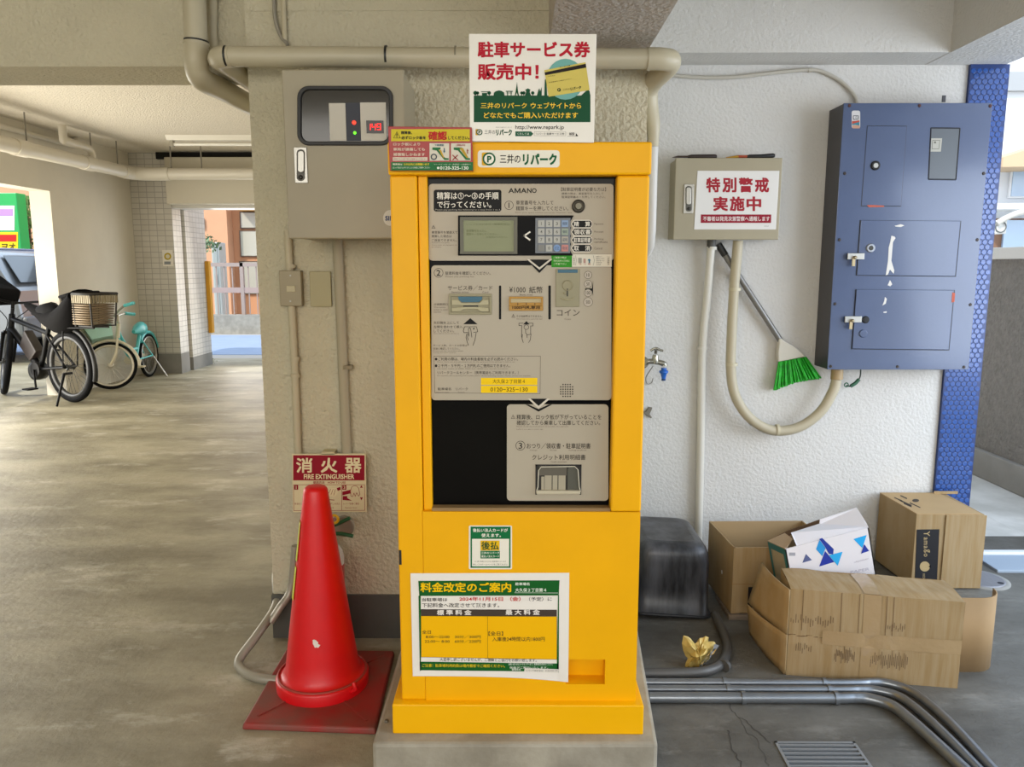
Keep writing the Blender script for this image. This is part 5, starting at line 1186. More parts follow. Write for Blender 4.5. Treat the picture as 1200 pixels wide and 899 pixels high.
# crumpled foil wrapper
fo_ = thing('crumpled_wrapper', 'crumpled gold foil wrapper on the floor inside the bent grey conduit', 'wrapper', G(820, 786))
ce = G(819, 782) + Vector((0, 0, .036)); random.seed(11)
K16 = crop(780, 740, 12.84)
def crum(outl, Yc, seed, n=26, depth=.03):
    m = M(); P0 = [A(*K16(*p), Yc) for p in outl]; c = sum(P0, Vector()) / len(P0); rings = [P0]
    for k_ in (.75, .5, .25):
        rings.append([c + (p - c) * k_ + Vector((0, -depth * (1 - k_) * (.5 + abs(noise.noise(p * 60 + Vector((seed, k_ * 7, 0)))) * 2.2), .008 * noise.noise(p * 50 + Vector((seed, 3, k_ * 9))))) for p in P0])
    vs = [p for r in rings for p in r] + [c + Vector((0, -depth * 1.1, 0))]; n = len(P0); L = len(vs) - 1
    fs = [(i * n + j, i * n + (j + 1) % n, (i + 1) * n + (j + 1) % n, (i + 1) * n + j) for i in range(3) for j in range(n)] + [(3 * n + j, 3 * n + (j + 1) % n, L) for j in range(n)]
    m.faces(vs, fs)
    bk_ = [Vector((p.x, p.y + depth * .9 * (.6 + .5 * noise.noise(p * 40)), p.z)) for p in [c + (q - c) * .6 for q in P0]]
    m.faces(P0 + bk_ + [c + Vector((0, depth, 0))], [(j, n + j, n + (j + 1) % n, (j + 1) % n) for j in range(n)] + [(n + j, 2 * n, n + (j + 1) % n) for j in range(n)]); return m
gold = mat('foil_gold', 'CDB468', .42, .15, var=.2, vscale=40); sil = mat('foil_silver', 'B9BCC2', .2, .9)
ol = [(268, 60), (330, 75), (375, 105), (440, 185), (500, 150), (510, 100), (570, 95), (600, 70), (650, 90), (640, 150), (730, 155), (755, 185), (700, 245), (640, 330), (590, 400), (530, 480), (505, 560), (500, 655), (430, 652), (360, 610), (290, 545), (300, 480), (350, 420), (300, 370), (265, 290), (245, 180)]
obj('foil', crum(ol, ce.y + .004, 1.3), gold, fo_)
obj('foil_lining', crum([(735, 190), (805, 210), (790, 250), (720, 330), (660, 390), (620, 450), (560, 490), (548, 555), (515, 545), (520, 500), (600, 400), (660, 320)], ce.y - .012, 4.1, depth=.012), sil, fo_)
# floor conduits
galv = mat('conduit_galvanised', '8D9196', .32, .75, var=.12, vscale=18)
def floor_run(label, rows, xs, pts, r, cl):
    return run('floor_conduit', label, pts, r, galv, smoothk=10, clips=cl, n=14)
yy_ = [G(900, 803).y, G(900, 811.5).y, G(900, 821).y]
bends = [[(1000, 801), (1020, 800), (1039, 801), (1065, 809), (1091, 827), (1121, 855), (1161, 899)], [(990, 809), (1008, 808.5), (1027, 809.5), (1054, 817), (1080, 836), (1112, 866), (1144, 899)], [(985, 818.5), (1002, 818), (1020, 819.5), (1046, 828), (1069, 846), (1097, 871), (1127, 899)]]
for i, lab in enumerate(('farthest of the three galvanised conduits running side by side across the floor', 'middle one of the three galvanised conduits running side by side across the floor', 'nearest of the three galvanised conduits on the floor, closest to the drain grate')):
    r_ = (.0125, .0125, .0155)[i]; y = (G(900, 803.5).y, G(900, 811.5).y, G(900, 821).y)[i]
    up_ = Vector((0, 0, r_ + .001)); B_ = [G(*p, r_) - Vector((0, 0, r_)) for p in bends[i]]; y = B_[0].y
    e = B_[-1]; d_ = (B_[-1] - B_[-2]).normalized()
    pts = [Vector((.386, y, 0)), Vector((.6, y, 0)), Vector((.8, y, 0))] + B_ + [e + d_ * .2, e + d_ * .45]
    floor_run(lab, None, None, [Vector(p) + up_ for p in pts], r_, [((.63 + .03 * (i == 2), y, r_ + .001), (1, 0, 0)), ((.93, y, r_ + .001), (1, 0, 0))])
m = [Vector((.388, G(766, 795).y, 0)) , G(800, 794.5), G(828, 792), G(845, 783), G(852, 766), G(848, 748), G(842, 735), G(838, 726)]
run('bent_conduit', 'dull grey conduit bending back round the gold wrapper towards the black tub', [p + Vector((0, 0, .0165)) for p in m], .0155, mat('conduit_dull', '5C5B59', .5, .4), smoothk=8, clips=[(G(849, 786) + Vector((0, 0, .0165)), (1, 1, 0))])
# drain grate
dg_ = thing('drain_grate', 'dark steel bar drain grate set in the floor in front of the three conduits', 'drain grate', ((gx0 + gx1) / 2, (gy0 + gy1) / 2, -.02))
m = M(); m.box(gx0, gx1, gy0, gy1, -.08, -.075); obj('pit', m, mat('pit_black', '0C0C0C', .9), dg_)
m = M(); t_ = .007
for bx in ((gx0, gx1, gy1 - t_, gy1), (gx0, gx1, gy0, gy0 + t_), (gx0, gx0 + t_, gy0, gy1), (gx1 - t_, gx1, gy0, gy1)): m.box(bx[0], bx[1], bx[2], bx[3], -.08, .003)
iron = mat('grate_iron', '8C8F92', .4, .35); obj('frame', m, iron, dg_)
yb_i = gy1 - .012
while yb_i > gy0 + .012:
    obj('grate_bar', M().box(gx0 + t_, gx1 - t_, yb_i - .0062, yb_i, -.02, .003), iron, dg_); yb_i -= .0172

# ------------------------------------------------------------------ back left: tiled pier, shutter box, ceiling pipe, lamp
def tilemat():
    m = bpy.data.materials.new('wall_tiles'); m.use_nodes = True; nt = m.node_tree; L = nt.links.new; b = nt.nodes['Principled BSDF']
    t = nt.nodes.new('ShaderNodeTexCoord'); s = nt.nodes.new('ShaderNodeSeparateXYZ'); L(t.outputs['Object'], s.inputs[0])
    ad = nt.nodes.new('ShaderNodeMath'); ad.operation = 'ADD'; L(s.outputs['X'], ad.inputs[0]); L(s.outputs['Y'], ad.inputs[1])
    cb_ = nt.nodes.new('ShaderNodeCombineXYZ'); L(ad.outputs[0], cb_.inputs[0]); L(s.outputs['Z'], cb_.inputs[1])
    br_ = nt.nodes.new('ShaderNodeTexBrick'); L(cb_.outputs[0], br_.inputs['Vector'])
    br_.inputs['Color1'].default_value = srgb('CFCAC0'); br_.inputs['Color2'].default_value = srgb('C6C1B6'); br_.inputs['Mortar'].default_value = srgb('A29D94')
    br_.offset = 0; br_.inputs['Scale'].default_value = 1; br_.inputs['Brick Width'].default_value = .092; br_.inputs['Row Height'].default_value = .062; br_.inputs['Mortar Size'].default_value = .0035
    L(br_.outputs['Color'], b.inputs['Base Color']); b.inputs['Roughness'].default_value = .35; return m
tiles = tilemat()
xc = -3.99
pier = M().box(XFW, xc, 9.05, 9.28, .24, 2.6)
struct('column_tiled', pier, tiles)
struct('footing_tiled', M().box(XFW, xc + .003, 9.045, 9.28, 0, .24), stucco_b)
struct('column_tiled_rear', M().box(XFW, xc + .01, 9.36, 9.95, .16, 2.6).box(XFW, xc - .03, 9.28, 9.36, 0, 2.6), tiles)
struct('footing_tiled_rear', M().box(XFW, xc + .013, 9.36, 9.95, 0, .16), stucco_b)
rs = thing('round_notice', 'small square notice with a round yellow emblem on the tiled pier', 'notice', A(197, 311, 9.04))
obj('board', M().pbox(190.5, 293, 202.5, 312, 9.04, .008), white_s, rs)
P = Print(9.04, ID, .002); P.disc('#B9A02A', 196.5, 300.5, 4.2, 0); P.disc('#D9D2B8', 196.5, 300.5, 2.4, 1); P.rect('#8A8E90', 192.5, 306.5, 200, 310, 0); P.done(rs)
yg = thing('yellow_guard', 'slim yellow corner guard on the rear edge of the tiled pier', 'corner guard', A(243, 390, 9.9))
yel2 = mat('guard_yellow', 'D89A1E', .5)
a, b = A(239.5, 306, 9.9), A(245, 390, 9.9)
obj('strip', M().box(xc + .01, xc + .06, 9.88, 9.955, b.z, a.z), yel2, yg, bevel=.004)
fl = mat('lintel_beige', 'C9C2B0', .6)
sa, sb = A(194, 206, 8.85), A(194, 239, 8.85)
sx = thing('shutter_box', 'long beige shutter box above the opening to the street in the back', 'shutter box', (-3.2, 9.0, sb.z))
obj('box', M().box(A(194, 220, 8.85).x, -2.6, 8.85, 9.2, sb.z, A(194, 184, 8.85).z), fl, sx, bevel=.01)
obj('rail', M().box(A(206, 240, 9.1).x, -2.6, 9.0, 9.3, sb.z - .035, sb.z - .001), mat('rail_pale', 'BEBBB2', .4, .3), sx)
struct('trim_gap_shade', M().box(A(194, 220, 9.2).x, -2.6, 9.0, 9.25, A(194, 184, 8.85).z, 2.6), mat('gap_shade_black', '181614', .8))  # solid black block paints the shade of the gap over the shutter box
# ceiling drain pipe
wp = mat('pipe_ceiling', 'D2CCBE', .42)
zc_p = A(60, 172.5, 6.9).z
pA = Vector((XFW + .30, 8.55, A(185, 206, 8.6).z))
cp0 = A(-40, 157, 5.4); cp0.x = XFW + .30
cpz0 = A(0, 168, (XFW + .3) / (A(0, 168, 1).x)).z
y0p = (XFW + .30) / A(0, 168, 1).x
cpp = thing('ceiling_pipe', 'white drain pipe hung under the ceiling of the passage, turning along its back', 'pipe', (XFW + .3, 7, 2.2))
z_s = A(0, 168, y0p).z; y1p = (XFW + .30) / A(150, 202, 1).x; z_e = A(150, 202, y1p).z
dirp = (Vector((XFW + .3, y1p, z_e)) - Vector((XFW + .3, y0p, z_s))).normalized()
st_ = Vector((XFW + .3, y0p, z_s)); en_ = Vector((XFW + .3, min(y1p, 8.45), z_s + (z_e - z_s) * (min(y1p, 8.45) - y0p) / (y1p - y0p)))
rP = .062
xr0 = en_.x + .35; 
obj('tube', M().tube([st_ - dirp * 1.6, en_], rP, 24), wp, cpp)
ye = en_.y + .15
obj('elbow', M().tube(spline([en_ - dirp * .12, en_, en_ + dirp * .08 + Vector((.02, 0, 0)), Vector((en_.x + .14, ye, en_.z)), Vector((en_.x + .30, ye, en_.z)), Vector((en_.x + .38, ye, en_.z))], 6), rP * 1.14, 24), wp, cpp)
obj('tube', M().tube([Vector((en_.x + .3, ye, en_.z)), Vector((-2.7, ye, en_.z))], rP, 24), wp, cpp)
for t in (.12, .62):
    p = st_ + (en_ - st_) * t; obj('joint', M().tube([p - dirp * .08, p + dirp * .08], rP * 1.14, 24), wp, cpp)
for t in (.0, .17, .66, .9):
    p = st_ + (en_ - st_) * t; obj('hanger', M().tube([p + Vector((0, 0, rP)), Vector((p.x, p.y, 2.545))], .007, 6), mat('hanger_grey', '8A867C', .5, .4), cpp)
for x_ in (-3.75, -3.42): obj('hanger', M().tube([Vector((x_, ye, en_.z + rP)), Vector((x_, ye, 2.545))], .008, 6), mat('hanger_grey', '8A867C', .5, .4), cpp)
bp_ = st_ + (en_ - st_) * .6
obj('branch', M().tube(spline([bp_ + Vector((.0, .12, .0)), bp_ + Vector((0, .10, .14)), bp_ + Vector((-.02, -.25, .16)), bp_ + Vector((-.02, -.3, .18)), bp_ + Vector((-.02, -.3, .40))], 5), .036, 14), wp, cpp)
run('ceiling_conduit', 'white conduit along the ceiling corner above the hung white drain pipe', [Vector((XFW + .03, 4.2, 2.45)), Vector((XFW + .03, 7.9, 2.45)), Vector((XFW + .03, 7.95, 2.54))], .025, wp)
# ceiling lamp
la = A(197, 170, 7.9)
lt = thing('ceiling_lamp', 'slim white unlit fluorescent batten on the ceiling at the back left', 'ceiling lamp', (-3.0, 7.9, 2.545))
obj('base', M().prism([(la.x, 7.84, 2.545), (la.x, 7.87, 2.50), (la.x, 7.96, 2.50), (la.x, 7.99, 2.545)], (1.2, 0, 0)), mat('lamp_white', 'DDD9CE', .4), lt)
obj('tube', M().tube([(la.x + .05, 7.915, 2.465), (la.x + 1.15, 7.915, 2.465)], .015, 14), mat('lamp_tube', 'E6E4DC', .3), lt)
obj('socket', M().box(la.x + .02, la.x + .05, 7.89, 7.94, 2.445, 2.50), mat('lamp_socket', '9C978A', .5), lt)
# ------------------------------------------------------------------ bicycles
tyre = mat('tyre_black', '0E0E10', .75); rimm = mat('rim_silver', 'B5B3AE', .3, .8); bfr = mat('frame_black', '0C0C0E', .4); rim_d = mat('rim_dark', '4C4C4C', .4, .7); 
def xf(o, pos, steer=None): pass
def wheel(parent, r, c, R, tw, tcol, spokes, rimcol, mt=None):
    cx, cy, cz = 0, 0, 0
    T = Matrix.Translation(c) @ R
    m = M().torus((0, 0, 0), r - tw * 1.05, tw * .42, 'y', 44, 8); m.lathe((0, 0, 0), [(.022, -.04), (.03, -.03), (.018, -.02), (.018, .02), (.03, .03), (.022, .04)], 14, 'y')
    mm = M().add(m, T); w_ = obj('wheel', mm, rimcol, parent, local=True)
    s_ = M()
    for i in range(spokes):
        a = 2 * PI * i / spokes; b = a + .35 * (1 if i % 2 else -1); sd = .025 if i % 4 < 2 else -.025
        s_.tube([Vector((.026 * math.cos(b), sd, .026 * math.sin(b))), Vector(((r - tw * 1.2) * math.cos(a), 0, (r - tw * 1.2) * math.sin(a)))], .0016, 4)
    obj('spokes', M().add(s_, T), rimcol, w_, local=True)
    obj('tyre', M().add(M().torus((0, 0, 0), r - tw * .5, tw * .5, 'y', 48, 10), T), tcol, w_, local=True)
    return w_
def steerM(axis_pt, ang, tilt):
    ax_ = Vector((-math.sin(tilt), 0, math.cos(tilt)))
    return Matrix.Translation(axis_pt) @ Matrix.Rotation(ang, 4, ax_) @ Matrix.Translation(-Vector(axis_pt))
I4 = Matrix()
# adult electric bicycle
ra = G(86, 471.5); ra.z = 0
az = math.radians(153)
eb = thing('electric_bicycle', 'black electric bicycle with a child seat and rear basket parked by the left opening', 'bicycle', (ra.x, ra.y, 0), az)
r = .335
V = Vector
BB, RA, FA = V((.45, 0, .29)), V((0, 0, r)), V((.98, 0, r))
ST, HT, HBt = V((.27, 0, .70)), V((.84, 0, .80)), V((.88, 0, .66))
m = M().tube([BB, ST], .022).tube([HT, HBt], .028).tube([V((.30, 0, .64)), V((.85, 0, .76))], .024).tube([BB + V((.03, 0, .02)), HBt], .034)
for s_ in (-.05, .05):
    m.tube([RA + V((0, s_, 0)), BB + V((0, s_ * .6, 0))], .013); m.tube([RA + V((0, s_, 0)), V((.29, s_ * .3, .62))], .011)
obj('frame', m, bfr, eb, local=True)
wheel(eb, r, RA, I4, .055, tyre, 28, rim_d)
SM = steerM(HT, math.radians(-28), math.radians(20))
wheel(eb, r, SM @ FA, SM.to_3x3().to_4x4(), .055, tyre, 28, rim_d)
m = M()
for s_ in (-.055, .055): m.tube([V((.89, s_, .62)), FA + V((0, s_, 0))], [.019, .013])
m.tube([V((.89, -.055, .62)), V((.89, .055, .62))], .018).tube([V((.89, 0, .62)), V((.83, 0, .86))], .016)
obj('fork', M().add(m, SM), bfr, eb, local=True)
m = M().tube([V((.84, 0, .84)), V((.88, 0, .92))], .016).tube(spline([V((.76, -.31, .95)), V((.83, -.2, .95)), V((.88, -.06, .92)), V((.88, .06, .92)), V((.83, .2, .95)), V((.76, .31, .95))], 5), .012)
hb2 = obj('handlebar', M().add(m, SM), bfr, eb, local=True)
m = M()
for s_ in (-1, 1): m.tube([V((.80, .25 * s_, .95)), V((.73, .33 * s_, .95))], .017)
obj('grips', M().add(m, SM), tyre, hb2, local=True)
m = M()
for s_ in (-1, 1): m.tube(spline([V((.86, .15 * s_, .94)), V((.90, .13 * s_, .86)), V((.90, .03 * s_, .74)), V((.88, .05 * s_, .60))], 5), .004, 6)
obj('brake_cables', M().add(m, SM), tyre, hb2, local=True)
# front child seat bag on the bar
def shell(pts_lo, pts_hi, ma, nm, parent, r=.03):
    m = M().hexa([V(p) for p in pts_lo] + [V(p) for p in pts_hi]); return obj(nm, m, ma, parent, bevel=r, local=True, seg=3)
cl = mat('bag_black', '090809', .9)
for q_ in (cl, bfr, tyre): q_.node_tree.nodes['Principled BSDF'].inputs['Specular IOR Level'].default_value = .15
o = shell([(.96, -.14, .88), (1.16, -.13, .92), (1.16, .13, .92), (.96, .14, .88)], [(.90, -.16, 1.02), (1.26, -.15, 1.20), (1.26, .15, 1.20), (.90, .16, 1.06)], cl, 'front_bag', eb)
# saddle and covered child seat
prof = M()
obj('saddle', M().tube([V((.12, 0, .84)), V((.2, 0, .85)), V((.32, 0, .84)), V((.44, 0, .83)), V((.50, 0, .82))], [.03, .085, .075, .04, .02], 12), tyre, eb, local=True)
obj('seat_post', M().tube([ST, V((.25, 0, .82))], .013), rimm, eb, local=True)
m = M()
ring = []
prs = [((.60, .90), .02, .03), ((.42, .84), .06, .055), ((.26, .78), .10, .085), ((.10, .75), .13, .11), ((-.05, .79), .15, .13), ((-.16, .86), .155, .14), ((-.24, .93), .155, .12), ((-.28, 1.0), .15, .06)]
vs = []; n = 14
for (x_, z_), wy, wz in prs:
    for j in range(n): a = 2 * PI * j / n; vs.append(V((x_ + .25 * wz * math.sin(a), wy * math.cos(a), z_ + wz * math.sin(a))))
m.faces(vs, [(i * n + j, i * n + (j + 1) % n, (i + 1) * n + (j + 1) % n, (i + 1) * n + j) for i in range(len(prs) - 1) for j in range(n)], True); m.face(vs[:n]); m.face(vs[-n:])
cs_ = obj('child_seat', m, cl, eb, local=True)
obj('seat_rim', M().tube([V((-.12, -.12, .99)), V((-.32, -.12, 1.03)), V((-.32, .12, 1.03)), V((-.12, .12, .99))], .014, 8, closed=True).hexa([V(p) for p in ((-.24, -.10, .84), (-.12, -.10, .80), (-.12, .10, .80), (-.24, .10, .84), (-.31, -.115, 1.02), (-.13, -.115, .98), (-.13, .115, .98), (-.31, .115, 1.02))]), cl, cs_, local=True)
# rear rack and slatted basket
m = M()
for s_ in (-.07, .07): m.tube([V((.18, s_, .70)), V((-.50, s_, .72))], .008); m.tube([V((-.05, s_, .71)), RA + V((0, s_, 0))], .007)
obj('rear_rack', m, bfr, eb, local=True)
bk_b = mat('basket_black', '221E1A', .6); slat = mat('slat_beige', '84725A', .6)
m = M(); bx0, bx1 = -.32, -.56
m.box(bx1 + .03, bx0 - .02, -.11, .11, .73, .74)
for x_ in (bx1, bx0):
    for y_ in (-.13, .13): m.tube([V((x_ * .96, y_ * .85, .73)), V((x_, y_, 1.02))], .008)
top = [V((bx1, -.13, 1.02)), V((bx0, -.13, 1.02)), V((bx0, .13, 1.02)), V((bx1, .13, 1.02))]
m.tube(top, .013, 8, closed=True)
bkt = obj('rear_basket', m, bk_b, eb, local=True)
m = M()
for i in range(9):
    z_ = .755 + i * .021; k = .87 + .10 * (z_ - .73) / .29
    q = [V((bx1 * k, -.13 * k, z_)), V((bx0 * k, -.13 * k, z_)), V((bx0 * k, .13 * k, z_)), V((bx1 * k, .13 * k, z_))]
    m.tube(q, .0075, 6, closed=True)
obj('basket_slats', m, slat, bkt, local=True)
m = M()
for i in range(10):
    for y_ in (-.13, .13): x_ = bx1 + (bx0 - bx1) * i / 9; m.box(x_ - .006, x_ + .012, y_ - .005, y_ + .005, .94, 1.02)
    for x_ in (bx1, bx0): y_ = -.12 + .24 * i / 9; m.box(x_ - .005, x_ + .005, y_ - .005, y_ + .010, .94, 1.02)
obj('basket_weave', m, mat('weave_cream', '8E8268', .6), bkt, local=True)
# battery, motor, crank, stand
obj('battery', M().hexa([(.56, -.045, .36), (.70, -.045, .50), (.70, .045, .50), (.56, .045, .36), (.44, -.045, .46), (.60, -.045, .66), (.60, .045, .66), (.44, .045, .46)]), mat('battery_dark', '2A2320', .4), eb, bevel=.012, local=True)
obj('motor', M().lathe((.50, 0, .27), [(.06, -.06), (.085, -.05), (.09, 0), (.085, .05), (.06, .06)], 24, 'y'), blk, eb, local=True)
ck_ = obj('crank', M().tube([BB + V((0, .075, 0)), BB + V((-.03, .085, -.17))], .010).tube([BB + V((0, -.075, 0)), BB + V((.03, -.085, .17))], .010).lathe(BB + V((0, .06, 0)), [(.07, 0), (.07, .004)], 24, 'y'), bfr, eb, local=True)
m = M(); m.box(.37, .47, .09, .19, .108, .122); m.box(.43, .53, -.19, -.09, .448, .462); obj('pedals', m, tyre, ck_, local=True, bevel=.004)
m = M(); m.tube([V((.02, .03, .30)), V((-.09, .20, .005))], .011); m.tube([V((.03, -.07, .25)), V((.30, -.16, .005))], .006)
m = M().tube([V((.04, .04, .27)), V((-.10, .22, .008))], [.013, .010]); m.tube([V((.04, -.04, .27)), V((.04, .04, .27))], .012)
obj('kick_stand', m, bfr, eb, local=True)
obj('mudguard', M().tube([V((.0 + (r + .03) * math.cos(a), 0, r + (r + .03) * math.sin(a))) for a in [math.radians(d) for d in range(70, 200, 8)]], .022, 8), blk, eb, local=True)
# mint child's bicycle
mint = mat('mint', '57C4C6', .35, coat=.3); cream_b = mat('bike_cream', 'DDD5BC', .35, coat=.3)
rc_ = .25; rr_ = G(176, 441.5); d_az = math.radians(-86)
kb = thing('child_bicycle', "small mint and cream child's bicycle with a basket parked against the tiled pier", 'bicycle', (rr_.x, rr_.y, 0), d_az)
RA, FA, BB = V((0, 0, rc_)), V((.90, 0, rc_)), V((.36, 0, .24))
SP, HT, HL = V((.22, 0, .50)), V((.72, 0, .66)), V((.76, 0, .52))
m = M().tube([BB, SP], .020).tube(spline([V((.30, 0, .36)), V((.5, 0, .38)), V((.68, 0, .52)), V((.735, 0, .62))], 6), .018).tube(spline([BB, V((.52, 0, .30)), V((.66, 0, .42)), HL], 6), .018)
for s_ in (-.045, .045): m.tube([RA + V((0, s_, 0)), BB + V((0, s_ * .5, 0))], .009); m.tube([RA + V((0, s_, 0)), SP + V((0, s_ * .4, -.04))], .008)
obj('frame', m, mint, kb, local=True); obj('head_tube', M().tube([HT, HL], .022), cream_b, kb, local=True)
wheel(kb, rc_, RA, I4, .036, tyre, 20, rimm)
SM = steerM(HT, math.radians(-68), math.radians(18))
wheel(kb, rc_, SM @ FA, SM.to_3x3().to_4x4(), .036, tyre, 24, mat('rim_cream', 'CFC9B8', .4, .4))
m = M()
for s_ in (-.045, .045): m.tube(spline([V((.77, s_, .50)), V((.82, s_, .36)), FA + V((0, s_, 0))], 6), .012)
m.tube([V((.77, -.045, .50)), V((.77, .045, .50))], .013)
obj('fork', M().add(m, SM), cream_b, kb, local=True)
m = M().tube([V((.72, 0, .64)), V((.70, 0, .76))], .014).tube(spline([V((.54, -.24, .79)), V((.62, -.17, .80)), V((.72, -.05, .76)), V((.72, .05, .76)), V((.62, .17, .80)), V((.54, .24, .79))], 5), .011)
hb3 = obj('handlebar', M().add(m, SM), mat('chrome_bike', 'B9B6AA', .25, .8), kb, local=True)
m = M()
for s_ in (-1, 1): m.tube([V((.62, .17 * s_, .80)), V((.53, .25 * s_, .79))], .018)
obj('grips', M().add(m, SM), mint, hb3, local=True)
m = M()
for a in (True,):
    lo4 = [(.80, -.12, .54), (1.00, -.12, .54), (1.00, .12, .54), (.80, .12, .54)]; hi4 = [(.78, -.15, .72), (1.06, -.15, .72), (1.06, .15, .72), (.78, .15, .72)]
    for i in range(4): m.face([lo4[i], lo4[(i + 1) % 4], hi4[(i + 1) % 4], hi4[i]])
    m.face(lo4)
o = obj('front_basket', M().add(m, SM), mat('basket_mint', 'A9D6CC', .5), kb, local=True); s_ = o.modifiers.new('thickness', 'SOLIDIFY'); s_.thickness = .006
m = M().tube([V(p) for p in hi4], .008, 8, closed=True); obj('basket_rim', M().add(m, SM), cream_b, o, local=True)
obj('saddle', M().tube([V((.10, 0, .57)), V((.16, 0, .575)), V((.24, 0, .57)), V((.32, 0, .555)), V((.36, 0, .55))], [.025, .075, .06, .035, .02], 12), mint, kb, local=True)
obj('mudguard', M().tube([V(((rc_ + .018) * math.cos(a), 0, rc_ + (rc_ + .018) * math.sin(a))) for a in [math.radians(d) for d in range(40, 175, 9)]], .02, 8), mint, kb, local=True)
m = M().tube([V((.90 + (rc_ + .018) * math.cos(a), 0, rc_ + (rc_ + .018) * math.sin(a))) for a in [math.radians(d) for d in range(60, 200, 9)]], .016, 8); obj('mudguard', M().add(m, SM), cream_b, kb, local=True)
obj('chain_guard', M().tube([V((.02, -.055, .25)), V((.40, -.06, .24))], [.03, .05], 10), cream_b, kb, local=True)
obj('crank', M().tube([BB + V((0, .06, 0)), BB + V((.09, .07, -.06))], .008).box(.42, .50, .07, .13, .17, .185), mat('pedal_cream', 'CFC3A0', .5), kb, local=True)
obj('kick_stand', M().tube([V((.0, .05, .24)), V((.02, .20, .006))], .009), rimm, kb, local=True)

# ------------------------------------------------------------------ street on the left
asph = mat('street_left', 'B5ABA0', .9, var=.08, vscale=4)
carx, cary = -6.35, 10.6
silver_c = mat('car_silver', '8F9296', .25, .5, coat=.8); car_blue = mat('car_blue_roof', '8FA4C8', .2, .3, coat=.8); glass_c = mat('car_glass', '20303A', .04, coat=1)
car = thing('car', 'silver car parked outside the left opening behind the electric bicycle', 'car', (carx - 2.1, cary, 0))
prof = [(0, .34), (.0, .62), (-.05, .95), (-.10, 1.02), (-.32, 1.42), (-.50, 1.50), (-1.5, 1.54), (-2.2, 1.48), (-2.9, 1.02), (-4.0, .88), (-4.15, .62), (-4.15, .30), (-3.75, .26), (-.35, .26)]
def carsec(pts, y0, y1): return M().prism([V((carx + a, y0, b)) for a, b in pts], (0, y1 - y0, 0))
obj('body', carsec(prof, cary - .80, cary + .80), silver_c, car, bevel=.07, seg=3)
m = carsec([(-.42, 1.04), (-.60, 1.38), (-1.25, 1.41), (-1.25, 1.04)], cary - .812, cary - .80); m.add(carsec([(-1.33, 1.04), (-1.33, 1.41), (-2.15, 1.38), (-2.62, 1.04)], cary - .812, cary - .80))
m.prism([V((carx - .06, cary - .62, 1.06)), V((carx - .28, cary - .58, 1.40)), V((carx - .28, cary + .58, 1.40)), V((carx - .06, cary + .62, 1.06))], (-.012, 0, .006))
obj('windows', m, glass_c, car)
obj('roof_panel', carsec([(-.45, 1.502), (-1.5, 1.55), (-2.1, 1.49), (-2.1, 1.47), (-.45, 1.48)], cary - .70, cary + .70), car_blue, car, bevel=.01)
obj('belt_trim', M().box(carx - 3.4, carx - .12, cary - .815, cary - .79, .96, 1.02), mat('car_belt_reflection', '4A5C9C', .3, coat=.5), car)  # blue reflection along the belt line, painted as a strip
obj('bumper', M().box(carx - .04, carx + .05, cary - .75, cary + .75, .34, .62), mat('bumper_grey', '6E6E70', .4), car, bevel=.03)
for x_ in (-.75, -3.3):
    for s_, y_ in ((-1, cary - .82), (1, cary + .62)):
        wh = obj('wheel', M().lathe((carx + x_, y_, .31), [(.17, .0), (.21, .0), (.30, .02), (.31, .06), (.31, .15), (.30, .19), (.2, .2)], 28, 'y'), tyre, car)
        obj('hubcap', M().lathe((carx + x_, y_ - .004 if s_ < 0 else y_ + .19, .31), [(.18, .01), (.17, 0), (.05, -.008)], 20, 'y'), rimm, wh)
# green shop sign
sgY = 13.0
gs = thing('shop_sign', 'tall green standing shop sign with white and yellow panels outside the left opening', 'sign', A(8, 420, sgY))
obj('post_panel', M().pbox(-40, 226, 22, 296, sgY, .25), mat('sign_green', '15A04A', .4), gs, bevel=.01)
for x_ in (-30, 12): a = A(x_, 294, sgY); obj('post', M().box(a.x - .06, a.x + .06, sgY + .06, sgY + .18, 0, a.z + .05), mat('post_grey', '77787A', .5, .4), gs)
P = Print(sgY, ID, .004); P.rect('#DCD8D4', -36, 241, 17, 270, 0); P.rect('#B58AC0', -36, 245, 15, 253, 1); P.rect('#E8C81C', -36, 272, 21, 295, 0); P.rect('#C02420', -36, 275, 19, 283, 1); P.text('#5A4A10', 'ヲオ', 2, 285, 18, 294, 1, .03); P.done(gs, name='sign_face')
# planting and building far left
leaf = mat('leaf_green', '5E7A34', .7, var=.5, vscale=12)
def bush(name, label, c, R_, n, seed, cat='bush', ma=None, sc_=(1, 1, 1)):
    random.seed(seed); m = M()
    for i in range(n):
        d = Vector((random.gauss(0, 1), random.gauss(0, 1), random.gauss(0, 1))).normalized() * R_ * random.uniform(.5, 1); d = Vector((d.x * sc_[0], d.y * sc_[1], abs(d.z) * sc_[2]))
        p = Vector(c) + d; u = Vector((random.gauss(0, 1), random.gauss(0, 1), random.gauss(0, 1))).normalized(); v = u.cross(Vector((random.random(), random.random(), random.random()))).normalized(); L = R_ * random.uniform(.10, .18)
        m.face([p - u * L, p + v * L * .45, p + u * L, p - v * L * .45])
    t = thing(name, label, cat, c); obj('foliage', m, ma or leaf, t); obj('stem', M().tube([Vector(c) - Vector((0, 0, c[2] if c[2] < 3 else 1)), Vector(c) + Vector((0, 0, R_ * .5))], R_ * .05, 8), mat('stem_brown', '5A4530', .8), t)
q = A(32, 262, 17); bush('tree', 'green tree between the shop sign and the white wall end outside the left opening', (q.x, 17, q.z - .5), 1.1, 420, 21, 'tree')
hs_ = thing('house', 'pale house with a brown roof behind the shop sign on the far left', 'house', (-16, 24, 0))
obj('wall', M().box(-22, -13, 23, 28, 0, 4.6), mat('house_cream', 'D9CDB6', .8), hs_)
